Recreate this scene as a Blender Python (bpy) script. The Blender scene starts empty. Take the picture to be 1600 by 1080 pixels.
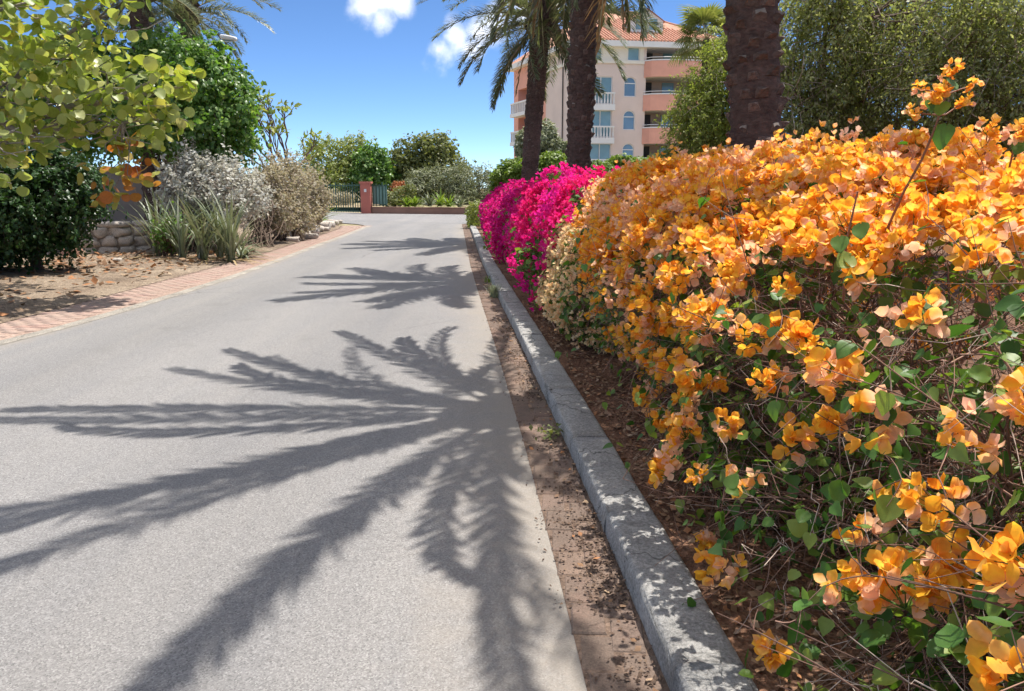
import bpy, math, random
import numpy as np
from mathutils import Matrix, Vector

rng = np.random.default_rng(7)
random.seed(7)
sc = bpy.context.scene
COL = sc.collection

# ------------------------------------------------------------------ camera
EYE = 1.55
FPX = 1200.0
PITCH = math.atan(248 / FPX)
cam_d = bpy.data.cameras.new('camera')
cam = bpy.data.objects.new('camera', cam_d)
COL.objects.link(cam)
cam.location = (0, 0, EYE)
cam.rotation_euler = (math.pi / 2 - PITCH, 0, 0)
cam_d.sensor_width = 36
cam_d.lens = 27.0
cam_d.clip_start = 0.05
cam_d.clip_end = 2000
sc.camera = cam


def at(px, py, Y):
    """world point at world depth Y seen at photograph pixel px,py (layout survey helper)"""
    cx = (px - 800) / FPX
    cy = (540 - py) / FPX
    d = (cx, math.cos(PITCH) + cy * math.sin(PITCH), -math.sin(PITCH) + cy * math.cos(PITCH))
    t = Y / d[1]
    return np.array((t * d[0], Y, EYE + t * d[2]))


# ------------------------------------------------------------------ light
SUN_VEC = Vector((2.05, 1.65, 6.5)).normalized()          # towards the sun
sun_d = bpy.data.lights.new('sun', 'SUN')
sun_d.energy = 4.3
sun_d.angle = math.radians(0.55)
sun_d.color = (1.0, 0.955, 0.88)
sun = bpy.data.objects.new('sun', sun_d)
COL.objects.link(sun)
sun.location = (10, 8, 30)
sun.rotation_euler = (-SUN_VEC).to_track_quat('-Z', 'Y').to_euler()

w = bpy.data.worlds.new('World')
sc.world = w
w.use_nodes = True
w.cycles.sampling_method = 'MANUAL'
w.cycles.sample_map_resolution = 512
nt = w.node_tree
nt.nodes.clear()
N = nt.nodes.new
L = nt.links.new
wout = N('ShaderNodeOutputWorld')
bg = N('ShaderNodeBackground')
sky = N('ShaderNodeTexSky')
sky.sky_type = 'NISHITA'
sky.sun_disc = False
sky.sun_elevation = math.asin(SUN_VEC.z)
sky.sun_rotation = math.atan2(SUN_VEC.x, SUN_VEC.y)
sky.altitude = 0
sky.air_density = 0.45
sky.dust_density = 0.0
sky.ozone_density = 4.0
hs = N('ShaderNodeHueSaturation')
hs.inputs['Saturation'].default_value = 1.09
hs.inputs['Value'].default_value = 1.0
L(sky.outputs[0], hs.inputs['Color'])
tc = N('ShaderNodeTexCoord')


def skydir(px, py):
    p = at(px, py, 10.0) - np.array((0, 0, EYE))
    return p / np.linalg.norm(p)


puffs = [(skydir(x, y), r / FPX) for x, y, r in (
    (572, 14, 26), (596, 32, 20), (588, -10, 30), (632, 6, 18), (685, 78, 28), (712, 58, 30), (745, 44, 28),
    (735, 76, 20), (778, 40, 30), (830, 20, 40), (860, 50, 34))]
prev = None
wn = N('ShaderNodeTexNoise')
wn.inputs['Scale'].default_value = 17
wn.inputs['Detail'].default_value = 9
wn.inputs['Roughness'].default_value = 0.55
L(tc.outputs['Generated'], wn.inputs['Vector'])
for c, r in puffs:
    dn = N('ShaderNodeVectorMath')
    dn.operation = 'DISTANCE'
    L(tc.outputs['Generated'], dn.inputs[0])
    dn.inputs[1].default_value = tuple(c)
    mr = N('ShaderNodeMapRange')
    mr.inputs['From Min'].default_value = 0
    mr.inputs['From Max'].default_value = r * 1.5
    mr.inputs['To Min'].default_value = 1
    mr.inputs['To Max'].default_value = 0
    L(dn.outputs['Value'], mr.inputs['Value'])
    if prev is None:
        prev = mr.outputs[0]
    else:
        mx = N('ShaderNodeMath')
        mx.operation = 'MAXIMUM'
        L(prev, mx.inputs[0])
        L(mr.outputs[0], mx.inputs[1])
        prev = mx.outputs[0]
ad = N('ShaderNodeMath')
ad.operation = 'MULTIPLY_ADD'
L(wn.outputs['Fac'], ad.inputs[0])
ad.inputs[1].default_value = 2.6
ad.inputs[2].default_value = -1.32
ad2 = N('ShaderNodeMath')
ad2.operation = 'ADD'
L(prev, ad2.inputs[0])
L(ad.outputs[0], ad2.inputs[1])
ms = N('ShaderNodeMapRange')
ms.interpolation_type = 'SMOOTHSTEP'
ms.inputs['From Min'].default_value = 0.12
ms.inputs['From Max'].default_value = 1.15
ms.inputs['To Max'].default_value = 0.78
L(ad2.outputs[0], ms.inputs['Value'])
# unseen clouds added all round above the low clear band, neutral fill for shadows
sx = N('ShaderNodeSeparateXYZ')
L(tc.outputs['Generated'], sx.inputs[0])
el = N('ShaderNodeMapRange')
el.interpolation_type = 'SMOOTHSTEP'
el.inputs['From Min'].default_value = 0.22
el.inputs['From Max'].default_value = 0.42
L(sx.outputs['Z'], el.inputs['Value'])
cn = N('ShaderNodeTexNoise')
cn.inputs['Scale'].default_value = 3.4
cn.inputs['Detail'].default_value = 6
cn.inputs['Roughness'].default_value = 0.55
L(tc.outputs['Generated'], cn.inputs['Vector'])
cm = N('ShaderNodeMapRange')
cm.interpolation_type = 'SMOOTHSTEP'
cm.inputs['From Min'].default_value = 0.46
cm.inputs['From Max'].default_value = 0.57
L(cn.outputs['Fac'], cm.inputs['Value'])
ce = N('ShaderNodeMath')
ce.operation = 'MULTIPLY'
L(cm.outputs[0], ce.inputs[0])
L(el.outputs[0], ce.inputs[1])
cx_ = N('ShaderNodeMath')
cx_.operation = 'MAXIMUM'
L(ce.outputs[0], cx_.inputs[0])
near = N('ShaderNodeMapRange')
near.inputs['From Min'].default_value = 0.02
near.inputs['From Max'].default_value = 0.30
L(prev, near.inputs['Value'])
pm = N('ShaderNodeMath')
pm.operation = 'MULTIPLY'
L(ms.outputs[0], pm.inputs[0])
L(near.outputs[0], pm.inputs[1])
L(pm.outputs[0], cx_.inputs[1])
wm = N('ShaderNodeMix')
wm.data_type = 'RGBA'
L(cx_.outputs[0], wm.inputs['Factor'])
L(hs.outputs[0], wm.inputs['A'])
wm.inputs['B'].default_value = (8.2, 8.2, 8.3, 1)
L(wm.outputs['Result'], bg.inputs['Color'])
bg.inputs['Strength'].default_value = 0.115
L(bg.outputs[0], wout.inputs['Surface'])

vs = sc.view_settings
vs.view_transform = 'Standard'
vs.look = 'None'
vs.gamma = 1
vs.exposure = 0.85
vs.use_curve_mapping = False
sc.cycles.max_bounces = 5
sc.cycles.diffuse_bounces = 3
sc.cycles.glossy_bounces = 2
sc.cycles.transmission_bounces = 4
sc.cycles.caustics_reflective = False
sc.cycles.caustics_refractive = False
sc.cycles.use_denoising = True
sc.cycles.use_adaptive_sampling = True
sc.cycles.adaptive_threshold = 0.02


# ------------------------------------------------------------------ materials
class Mat:
    def __init__(self, name):
        self.m = bpy.data.materials.new(name)
        self.m.use_nodes = True
        self.nt = self.m.node_tree
        self.nt.nodes.clear()
        self.out = self.n('ShaderNodeOutputMaterial')

    def n(self, t, **kw):
        nd = self.nt.nodes.new(t)
        for k, v in kw.items():
            setattr(nd, k, v)
        return nd

    def l(self, a, b):
        self.nt.links.new(a, b)

    def coord(self, kind='Object'):
        return self.n('ShaderNodeTexCoord').outputs[kind]

    def noise(self, scale, detail=4, rough=0.55, vec=None, dist=0.0):
        t = self.n('ShaderNodeTexNoise')
        t.inputs['Scale'].default_value = scale
        t.inputs['Detail'].default_value = detail
        t.inputs['Roughness'].default_value = rough
        t.inputs['Distortion'].default_value = dist
        self.l(vec if vec is not None else self.coord(), t.inputs['Vector'])
        return t.outputs['Fac']

    def ramp(self, fac, stops, interp='LINEAR'):
        r = self.n('ShaderNodeValToRGB')
        r.color_ramp.interpolation = interp
        els = r.color_ramp.elements
        while len(els) < len(stops):
            els.new(0.5)
        for e, (p, c) in zip(els, stops):
            e.position = p
            e.color = (c[0], c[1], c[2], 1) if not np.isscalar(c) else (c, c, c, 1)
        self.l(fac, r.inputs[0])
        return r.outputs[0]

    def mix(self, fac, a, b, mode='MIX'):
        x = self.n('ShaderNodeMix', data_type='RGBA', blend_type=mode)
        for s, v in (('Factor', fac), ('A', a), ('B', b)):
            if hasattr(v, 'is_output'):
                self.l(v, x.inputs[s])
            elif np.isscalar(v):
                x.inputs[s].default_value = v if s == 'Factor' else (v, v, v, 1)
            else:
                x.inputs[s].default_value = (v[0], v[1], v[2], 1)
        return x.outputs['Result']

    def math(self, op, a, b=0.0, c=0.0):
        x = self.n('ShaderNodeMath', operation=op)
        for i, v in enumerate((a, b, c)):
            if hasattr(v, 'is_output'):
                self.l(v, x.inputs[i])
            else:
                x.inputs[i].default_value = v
        return x.outputs[0]

    def bump(self, h, strength=0.4, dist=0.01):
        b = self.n('ShaderNodeBump')
        b.inputs['Strength'].default_value = strength
        b.inputs['Distance'].default_value = dist
        self.l(h, b.inputs['Height'])
        return b.outputs[0]

    def bsdf(self, col, rough=0.7, normal=None, spec=0.3, metal=0.0):
        p = self.n('ShaderNodeBsdfPrincipled')
        if hasattr(col, 'is_output'):
            self.l(col, p.inputs['Base Color'])
        else:
            p.inputs['Base Color'].default_value = (col[0], col[1], col[2], 1)
        if hasattr(rough, 'is_output'):
            self.l(rough, p.inputs['Roughness'])
        else:
            p.inputs['Roughness'].default_value = rough
        p.inputs['Specular IOR Level'].default_value = spec
        p.inputs['Metallic'].default_value = metal
        if normal is not None:
            self.l(normal, p.inputs['Normal'])
        return p.outputs[0]

    def done(self, sh):
        self.l(sh, self.out.inputs['Surface'])
        return self.m

    def rnd(self):
        g = self.n('ShaderNodeNewGeometry').outputs['Random Per Island']
        o = self.n('ShaderNodeObjectInfo').outputs['Random']
        return self.math('FRACT', self.math('ADD', g, o))


def leaf_mat(name, cols, transl=0.35, tcol=(1.15, 1.2, 0.6), rough=0.45, spec=0.35, patch=None, patch_scale=2.0, vein=45):
    """cols: list of leaf colours picked per leaf; patch: second list picked by position"""
    m = Mat(name)
    n = len(cols)
    r = m.rnd()
    col = m.ramp(r, [((i + 0.5) / n, c) for i, c in enumerate(cols)])
    if patch:
        k = len(patch)
        nf = m.noise(patch_scale, 2, 0.5)
        nf = m.math('MULTIPLY_ADD', nf, 3.0, -0.88)
        nf = m.math('ADD', nf, m.math('MULTIPLY_ADD', m.noise(patch_scale * 6, 1, 0.5), 0.7, -0.35))
        pc = m.ramp(nf, [((i + 0.5) / k, c) for i, c in enumerate(patch)])
        col = m.mix(0.72, col, pc)
    vn = m.noise(vein, 3, 0.6)
    col = m.mix(0.75, col, m.ramp(vn, [(0.3, 0.82), (0.7, 1.15)]), 'MULTIPLY')
    b = m.bsdf(col, rough, None, spec)
    t = m.n('ShaderNodeBsdfTranslucent')
    m.l(m.mix(1.0, col, tcol, 'MULTIPLY'), t.inputs['Color'])
    x = m.n('ShaderNodeMixShader')
    x.inputs[0].default_value = transl
    m.l(b, x.inputs[1])
    m.l(t.outputs[0], x.inputs[2])
    return m.done(x.outputs[0])


def plain(name, col, rough=0.7, var=0.15, scale=3.0, bump=0.0, bscale=60, spec=0.3, metal=0.0, perpiece=0.0):
    m = Mat(name)
    nz = m.noise(scale, 5, 0.6)
    c0 = tuple(max(0, v * (1 - var)) for v in col)
    c1 = tuple(min(1, v * (1 + var)) for v in col)
    c = m.ramp(nz, [(0.3, c0), (0.7, c1)])
    if perpiece:
        c = m.mix(1.0, c, m.ramp(m.rnd(), [(0, 1 - perpiece), (1, 1 + perpiece * 0.6)]), 'MULTIPLY')
    nrm = m.bump(m.noise(bscale, 4, 0.6), bump, 0.01) if bump else None
    return m.done(m.bsdf(c, rough, nrm, spec, metal))


def mat_asphalt():
    m = Mat('asphalt')
    co = m.coord()
    big = m.noise(0.35, 4, 0.55, co)
    streak = m.n('ShaderNodeMapping')
    streak.inputs['Scale'].default_value = (1.6, 0.12, 1)
    m.l(co, streak.inputs['Vector'])
    st = m.noise(1.0, 4, 0.6, streak.outputs[0])
    base = m.ramp(big, [(0.3, (0.182, 0.176, 0.175)), (0.7, (0.222, 0.213, 0.208))])
    base = m.mix(0.6, base, m.ramp(st, [(0.3, (0.175, 0.172, 0.175)), (0.72, (0.240, 0.226, 0.212))]))
    v = m.n('ShaderNodeTexVoronoi')
    v.inputs['Scale'].default_value = 170
    m.l(co, v.inputs['Vector'])
    agg = m.ramp(v.outputs['Color'], [(0.12, 0.56), (0.35, 0.89), (0.62, 1.04), (0.93, 1.5)])
    base = m.mix(0.85, base, agg, 'MULTIPLY')
    fine = m.noise(420, 2, 0.7, co)
    base = m.mix(0.7, base, m.ramp(fine, [(0.3, 0.62), (0.7, 1.35)]), 'MULTIPLY')
    # oil spots and small patches
    oil = m.noise(1.7, 3, 0.5, co)
    base = m.mix(m.ramp(oil, [(0.62, 0.0), (0.72, 0.35)]), base, (0.15, 0.145, 0.14))
    # wheel-worn lanes, dust washed to the edges, hairline cracks
    at_ = m.n('ShaderNodeAttribute', attribute_name='across')
    uu = m.math('ADD', at_.outputs['Fac'], m.math('MULTIPLY_ADD', big, 0.16, -0.08))
    lane = m.ramp(uu, [(0.0, 1.06), (0.14, 1.0), (0.26, 0.90), (0.40, 1.03), (0.52, 1.05), (0.64, 0.93), (0.76, 0.92), (0.9, 1.04), (1.0, 1.08)])
    base = m.mix(0.8, base, lane, 'MULTIPLY')
    dn_ = m.noise(5, 5, 0.65, co)
    edge = m.ramp(m.math('ADD', uu, m.math('MULTIPLY_ADD', dn_, 0.14, -0.07)), [(0.0, 0.5), (0.05, 0.0), (0.88, 0.0), (0.97, 0.45), (1.0, 0.7)])
    base = m.mix(edge, base, (0.27, 0.235, 0.195))
    cv = m.n('ShaderNodeTexVoronoi', feature='DISTANCE_TO_EDGE')
    cv.inputs['Scale'].default_value = 0.42
    nz = m.n('ShaderNodeTexNoise')
    nz.inputs['Scale'].default_value = 2.2
    nz.inputs['Detail'].default_value = 5
    m.l(co, nz.inputs['Vector'])
    m.l(m.mix(0.22, co, nz.outputs['Color']), cv.inputs['Vector'])
    ck = m.ramp(cv.outputs['Distance'], [(0.0, 0.62), (0.004, 0.85), (0.007, 1.0)])
    gate = m.ramp(m.noise(0.22, 3, 0.5, co), [(0.48, 0.0), (0.58, 1.0)])
    base = m.mix(gate, base, m.mix(1.0, base, ck, 'MULTIPLY'))
    h = m.math('ADD', v.outputs['Distance'], fine)
    return m.done(m.bsdf(base, 0.78, m.bump(h, 0.35, 0.004), 0.25))


def mat_dirt(name, c0, c1, c2, scale=1.0, bump=0.8):
    m = Mat(name)
    co = m.coord()
    a = m.noise(0.9 * scale, 6, 0.65, co)
    b = m.noise(14 * scale, 5, 0.7, co)
    c = m.ramp(a, [(0.3, c0), (0.5, c1), (0.72, c2)])
    c = m.mix(0.8, c, m.ramp(b, [(0.3, 0.5), (0.7, 1.4)]), 'MULTIPLY')
    v = m.n('ShaderNodeTexVoronoi')
    v.inputs['Scale'].default_value = 55
    m.l(co, v.inputs['Vector'])
    c = m.mix(0.5, c, m.ramp(v.outputs['Color'], [(0.2, 0.6), (0.8, 1.45)]), 'MULTIPLY')
    return m.done(m.bsdf(c, 0.95, m.bump(m.math('ADD', b, v.outputs['Distance']), bump, 0.02), 0.1))


def mat_concrete(name, base=(0.36, 0.35, 0.33), k=1.0):
    m = Mat(name)
    co = m.coord('Object')
    a = m.noise(2.2 * k, 6, 0.65, co)
    b = m.noise(75, 5, 0.8, co)
    c = m.ramp(a, [(0.25, tuple(v * 0.62 for v in base)), (0.55, base), (0.8, tuple(v * 1.25 for v in base))])
    c = m.mix(0.9, c, m.ramp(b, [(0.32, 0.42), (0.5, 1.0), (0.68, 1.6)]), 'MULTIPLY')
    s = m.noise(7, 5, 0.7, co, 0.6)
    c = m.mix(m.ramp(s, [(0.53, 0.0), (0.72, 0.6)]), c, tuple(v * 0.38 for v in base))
    v = m.n('ShaderNodeTexVoronoi')
    v.feature = 'DISTANCE_TO_EDGE'
    v.inputs['Scale'].default_value = 1.1
    dv = m.mix(0.12, co, m.n('ShaderNodeTexNoise').outputs['Color'])
    m.l(dv, v.inputs['Vector'])
    crack = m.ramp(v.outputs['Distance'], [(0.0, 0.35), (0.006, 1.0)])
    c = m.mix(1.0, c, crack, 'MULTIPLY')
    return m.done(m.bsdf(c, 0.88, m.bump(m.math('ADD', b, m.math('MULTIPLY', s, 1.5)), 0.9, 0.012), 0.2))


def mat_bark(name, c0, c1, sx=1.0, bump=0.9):
    m = Mat(name)
    mp = m.n('ShaderNodeMapping')
    mp.inputs['Scale'].default_value = (14 * sx, 14 * sx, 30 * sx)
    m.l(m.coord(), mp.inputs['Vector'])
    a = m.noise(1.0, 6, 0.7, mp.outputs[0])
    b = m.noise(2.0, 3, 0.5)
    c = m.ramp(a, [(0.3, c0), (0.72, c1)])
    c = m.mix(0.6, c, m.ramp(b, [(0.3, 0.6), (0.7, 1.3)]), 'MULTIPLY')
    c = m.mix(1.0, c, m.ramp(m.rnd(), [(0, 0.7), (1, 1.25)]), 'MULTIPLY')
    return m.done(m.bsdf(c, 0.9, m.bump(a, bump, 0.02), 0.15))


def mat_roof():
    m = Mat('clay_roof')
    wv = m.n('ShaderNodeTexWave')
    wv.inputs['Scale'].default_value = 3.2
    wv.inputs['Distortion'].default_value = 0.4
    m.l(m.coord(), wv.inputs['Vector'])
    c = m.ramp(m.noise(2.5, 5, 0.6), [(0.3, (0.56, 0.27, 0.18)), (0.7, (0.68, 0.38, 0.27))])
    c = m.mix(0.5, c, m.ramp(wv.outputs['Fac'], [(0.2, 0.65), (0.8, 1.2)]), 'MULTIPLY')
    return m.done(m.bsdf(c, 0.8, m.bump(wv.outputs['Fac'], 0.8, 0.06), 0.2))


def mat_glass(name, col):
    m = Mat(name)
    c = m.ramp(m.noise(0.7, 2), [(0.3, tuple(v * 0.7 for v in col)), (0.7, col)])
    return m.done(m.bsdf(c, 0.06, None, 0.8))


M = {}
M['asphalt'] = mat_asphalt()
M['sand'] = mat_dirt('sand', (0.16, 0.12, 0.09), (0.25, 0.19, 0.14), (0.33, 0.265, 0.20))
M['soil'] = mat_dirt('soil', (0.085, 0.045, 0.03), (0.155, 0.085, 0.055), (0.24, 0.14, 0.09), 1.6)
M['far_ground'] = mat_dirt('far_ground', (0.25, 0.19, 0.12), (0.33, 0.27, 0.17), (0.28, 0.27, 0.14), 0.3)
M['concrete'] = mat_concrete('concrete', (0.35, 0.34, 0.325), 1.6)
M['edge_conc'] = mat_concrete('edge_concrete', (0.32, 0.29, 0.25))


def mat_brick(name, cols, dust):
    m = Mat(name)
    n = len(cols)
    c = m.ramp(m.rnd(), [((i + .5) / n, x) for i, x in enumerate(cols)])
    d = m.noise(2.4, 5, 0.65, m.n('ShaderNodeNewGeometry').outputs['Position'])
    c = m.mix(m.ramp(d, [(0.34, 0.0), (0.56, 0.9)]), c, dust)
    f = m.noise(120, 3, 0.7)
    c = m.mix(0.7, c, m.ramp(f, [(0.3, 0.6), (0.7, 1.35)]), 'MULTIPLY')
    return m.done(m.bsdf(c, 0.92, m.bump(f, 0.5, 0.006), 0.15))


M['brick'] = mat_brick('gutter_brick', [(0.17, 0.115, 0.09), (0.21, 0.14, 0.11), (0.185, 0.13, 0.105), (0.24, 0.165, 0.125)], (0.14, 0.105, 0.085))
M['pink_brick'] = mat_brick('pink_brick', [(0.36, 0.225, 0.185), (0.39, 0.26, 0.22), (0.35, 0.23, 0.195), (0.41, 0.285, 0.24)], (0.37, 0.275, 0.225))
M['joint_sand'] = mat_dirt('joint_sand', (0.10, 0.07, 0.055), (0.15, 0.105, 0.08), (0.21, 0.15, 0.115), 2.0, 0.4)
M['verge_sand'] = mat_dirt('verge_sand', (0.27, 0.19, 0.155), (0.33, 0.24, 0.195), (0.38, 0.28, 0.23), 2.0, 0.4)
M['palm_bark'] = mat_bark('palm_bark', (0.05, 0.032, 0.028), (0.17, 0.11, 0.092))
M['palm_stub'] = mat_bark('palm_stub', (0.07, 0.045, 0.038), (0.24, 0.165, 0.135))
M['palm_stub_end'] = mat_bark('palm_stub_end', (0.15, 0.12, 0.10), (0.42, 0.36, 0.31))
M['bark'] = mat_bark('bark', (0.09, 0.06, 0.045), (0.24, 0.18, 0.14), 2)
M['grey_bark'] = mat_bark('grey_bark', (0.20, 0.17, 0.145), (0.42, 0.37, 0.32), 2)
M['twig'] = plain('twig', (0.25, 0.145, 0.105), 0.8, 0.3, 8, perpiece=0.55)
M['pale_twig'] = plain('pale_twig', (0.50, 0.40, 0.33), 0.75, 0.3, 8, perpiece=0.4)
M['stem_red'] = plain('stem_red', (0.26, 0.11, 0.065), 0.6, 0.2, 12)
M['frond'] = leaf_mat('frond', [(0.11, 0.14, 0.06), (0.15, 0.175, 0.08), (0.20, 0.22, 0.11), (0.13, 0.16, 0.09)], 0.3, (1.1, 1.1, 0.7), 0.4, 0.5)
M['dead_frond'] = leaf_mat('dead_frond', [(0.30, 0.19, 0.09), (0.36, 0.25, 0.13), (0.26, 0.18, 0.10)], 0.25, (1.1, 1, 0.8), 0.7, 0.2)
M['rachis'] = plain('rachis', (0.36, 0.30, 0.16), 0.6, 0.2, 5)

# flower bracts: picked per bract, plus drifts of colour through the hedge
M['orange_bract'] = leaf_mat('orange_bract',
                             [(0.92, 0.24, 0.02), (0.95, 0.36, 0.03), (0.97, 0.56, 0.06), (0.95, 0.42, 0.14), (0.97, 0.64, 0.16), (0.97, 0.66, 0.46)],
                             0.55, (1.04, 1.0, 0.85), 0.6, 0.15,
                             patch=[(0.90, 0.24, 0.02), (0.95, 0.36, 0.03), (0.96, 0.44, 0.04), (0.97, 0.66, 0.06), (0.96, 0.46, 0.09), (0.97, 0.62, 0.34), (0.97, 0.68, 0.56)], patch_scale=3.4)
M['magenta_bract'] = leaf_mat('magenta_bract', [(0.74, 0.015, 0.22), (0.84, 0.03, 0.30), (0.88, 0.05, 0.40), (0.76, 0.02, 0.15), (0.90, 0.10, 0.42)],
                              0.5, (1.1, 1.0, 1.0), 0.6, 0.15, patch=[(0.80, 0.02, 0.40), (0.86, 0.02, 0.30), (0.78, 0.015, 0.14)], patch_scale=1.6)
M['purple_bract'] = leaf_mat('purple_bract', [(0.60, 0.01, 0.20), (0.70, 0.02, 0.27), (0.76, 0.03, 0.33), (0.64, 0.015, 0.14)],
                             0.5, (1.1, 1.0, 1.0), 0.6, 0.15)
M['cream_bract'] = leaf_mat('cream_bract', [(0.84, 0.62, 0.32), (0.88, 0.72, 0.44), (0.86, 0.56, 0.34), (0.84, 0.50, 0.30), (0.88, 0.76, 0.52)],
                            0.45, (1.05, 1.0, 0.8), 0.6, 0.15)
M['boug_leaf'] = leaf_mat('boug_leaf', [(0.045, 0.11, 0.02), (0.065, 0.15, 0.03), (0.095, 0.19, 0.035), (0.15, 0.24, 0.04), (0.055, 0.13, 0.035), (0.24, 0.30, 0.06)],
                          0.35, (1.3, 1.5, 0.5), 0.45, 0.3)


# ------------------------------------------------------------------ mesh helpers
def make_mesh(name, V, F, mats, smooth=False, midx=None):
    """V (n,3); F (m,3) or (m,4) array, or list of tuples"""
    me = bpy.data.meshes.new(name)
    V = np.asarray(V, dtype=np.float32)
    if isinstance(F, np.ndarray):
        k = F.shape[1]
        me.vertices.add(len(V))
        me.vertices.foreach_set('co', V.ravel())
        me.loops.add(F.size)
        me.loops.foreach_set('vertex_index', F.astype(np.int32).ravel())
        me.polygons.add(len(F))
        me.polygons.foreach_set('loop_start', np.arange(0, F.size, k, dtype=np.int32))
        me.polygons.foreach_set('loop_total', np.full(len(F), k, dtype=np.int32))
        if midx is not None:
            me.polygons.foreach_set('material_index', np.asarray(midx, dtype=np.int32))
        me.update(calc_edges=True)
    else:
        me.from_pydata([tuple(v) for v in V.tolist()], [], [tuple(f) for f in F])
        if midx is not None:
            me.polygons.foreach_set('material_index', np.asarray(midx, dtype=np.int32))
        me.update()
    if smooth:
        me.polygons.foreach_set('use_smooth', np.ones(len(me.polygons), dtype=bool))
    for m in (mats if isinstance(mats, (list, tuple)) else [mats]):
        me.materials.append(m)
    return me


def link(name, data, parent=None, loc=None, R=None, s=1.0, kind=None):
    o = bpy.data.objects.new(name, data)
    COL.objects.link(o)
    if parent is not None:
        o.parent = parent
    if loc is not None or R is not None:
        p = np.zeros(3) if loc is None else np.asarray(loc, float)
        if parent is not None and parent.get('_base') is not None:
            p = p - np.array(parent['_base'])
        mt = np.eye(4)
        mt[:3, :3] = (np.eye(3) if R is None else R) * s
        mt[:3, 3] = p
        o.matrix_basis = Matrix(mt.tolist())
    if kind:
        o['kind'] = kind
    return o


def thing(name, label, cat, loc=(0, 0, 0), group=None):
    o = bpy.data.objects.new(name, None)
    COL.objects.link(o)
    o.location = tuple(float(v) for v in loc)
    o['_base'] = [float(v) for v in loc]
    o.empty_display_size = 0.2
    o['label'] = label
    o['category'] = cat
    if group:
        o['group'] = group
    return o


def tag(o, label, cat, group=None):
    o['label'] = label
    o['category'] = cat
    if group:
        o['group'] = group
    return o


def part(name, parent, V, F, mats, smooth=False, kind=None, midx=None):
    """mesh given in world coordinates, parented"""
    base = np.array(parent['_base'])
    o = link(name, make_mesh(name, np.asarray(V) - base, F, mats, smooth, midx), parent, kind=kind)
    o['_base'] = base.tolist()
    return o


def structure(name, V, F, mats, smooth=False):
    o = link(name, make_mesh(name, V, F, mats, smooth), kind='structure')
    o['_base'] = [0.0, 0.0, 0.0]
    return o


class MB:
    """collects quads/polys"""
    def __init__(self):
        self.V = []
        self.F = []

    def add(self, V, F):
        o = len(self.V)
        self.V += [tuple(v) for v in V]
        self.F += [tuple(i + o for i in f) for f in F]
        return self

    def box(self, x0, x1, y0, y1, z0, z1):
        return self.add([(x0, y0, z0), (x1, y0, z0), (x1, y1, z0), (x0, y1, z0), (x0, y0, z1), (x1, y0, z1), (x1, y1, z1), (x0, y1, z1)],
                        [(0, 3, 2, 1), (4, 5, 6, 7), (0, 1, 5, 4), (1, 2, 6, 5), (2, 3, 7, 6), (3, 0, 4, 7)])

    def obox(self, o, u, n, s0, s1, d0, d1, z0, z1):
        """box in a frame: s along u, d along n (outwards)"""
        o = np.array((o[0], o[1], 0.0))
        u = np.array((u[0], u[1], 0.0))
        n = np.array((n[0], n[1], 0.0))
        c = []
        for z in (z0, z1):
            for s, d in ((s0, d0), (s1, d0), (s1, d1), (s0, d1)):
                c.append(o + u * s + n * d + np.array((0, 0, z)))
        return self.add(c, [(0, 3, 2, 1), (4, 5, 6, 7), (0, 1, 5, 4), (1, 2, 6, 5), (2, 3, 7, 6), (3, 0, 4, 7)])

    def part(self, name, parent, mats, smooth=False, kind=None):
        return part(name, parent, np.array(self.V), self.F, mats, smooth, kind)


def frames(nrm, along=None, k=None):
    """rotation matrices (k,3,3) with columns X (width), Y (length), Z (normal)"""
    nrm = nrm / np.linalg.norm(nrm, axis=1, keepdims=True)
    if along is None:
        along = rng.normal(0, 1, nrm.shape)
    y = along - nrm * np.sum(along * nrm, axis=1, keepdims=True)
    y /= np.linalg.norm(y, axis=1, keepdims=True) + 1e-9
    x = np.cross(y, nrm)
    return np.stack((x, y, nrm), axis=2)


def scatter(tv, tf, pos, R, s):
    tv = np.asarray(tv, float)
    tf = np.asarray(tf)
    k, n = len(pos), len(tv)
    s = np.broadcast_to(np.asarray(s, float), (k,)) if np.ndim(s) < 2 else s
    if np.ndim(s) == 1:
        loc = tv[None] * s[:, None, None]
    else:
        loc = tv[None] * s[:, None, :]
    V = np.einsum('kij,knj->kni', R, loc) + pos[:, None, :]
    F = tf[None] + (np.arange(k) * n)[:, None, None]
    return V.reshape(-1, 3), F.reshape(-1, tf.shape[1])


def cat(*vf):
    Vs, Fs, o = [], [], 0
    for V, F in vf:
        Vs.append(V)
        Fs.append(F + o)
        o += len(V)
    return np.concatenate(Vs), np.concatenate(Fs)


def tubes(polys, radii, sides=4):
    """list of (n,3) polylines with same-length radius arrays -> quads"""
    Vs, Fs, o = [], [], 0
    ang = np.arange(sides) / sides * 2 * math.pi
    ca, sa = np.cos(ang), np.sin(ang)
    for P, r in zip(polys, radii):
        P = np.asarray(P, float)
        n = len(P)
        t = np.gradient(P, axis=0)
        t /= np.linalg.norm(t, axis=1, keepdims=True) + 1e-9
        up = np.array((0, 0, 1.0)) if abs(t[0][2]) < 0.9 else np.array((1.0, 0, 0))
        a = np.cross(t, up)
        a /= np.linalg.norm(a, axis=1, keepdims=True) + 1e-9
        b = np.cross(t, a)
        r = np.broadcast_to(np.asarray(r, float), (n,))
        ring = P[:, None] + r[:, None, None] * (ca[None, :, None] * a[:, None] + sa[None, :, None] * b[:, None])
        Vs.append(ring.reshape(-1, 3))
        i = np.arange(n - 1)[:, None] * sides
        j = np.arange(sides)[None]
        j2 = (j + 1) % sides
        f = np.stack((i + j, i + j2, i + sides + j2, i + sides + j), axis=2).reshape(-1, 4)
        Fs.append(f + o)
        o += n * sides
    return np.concatenate(Vs), np.concatenate(Fs)


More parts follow.
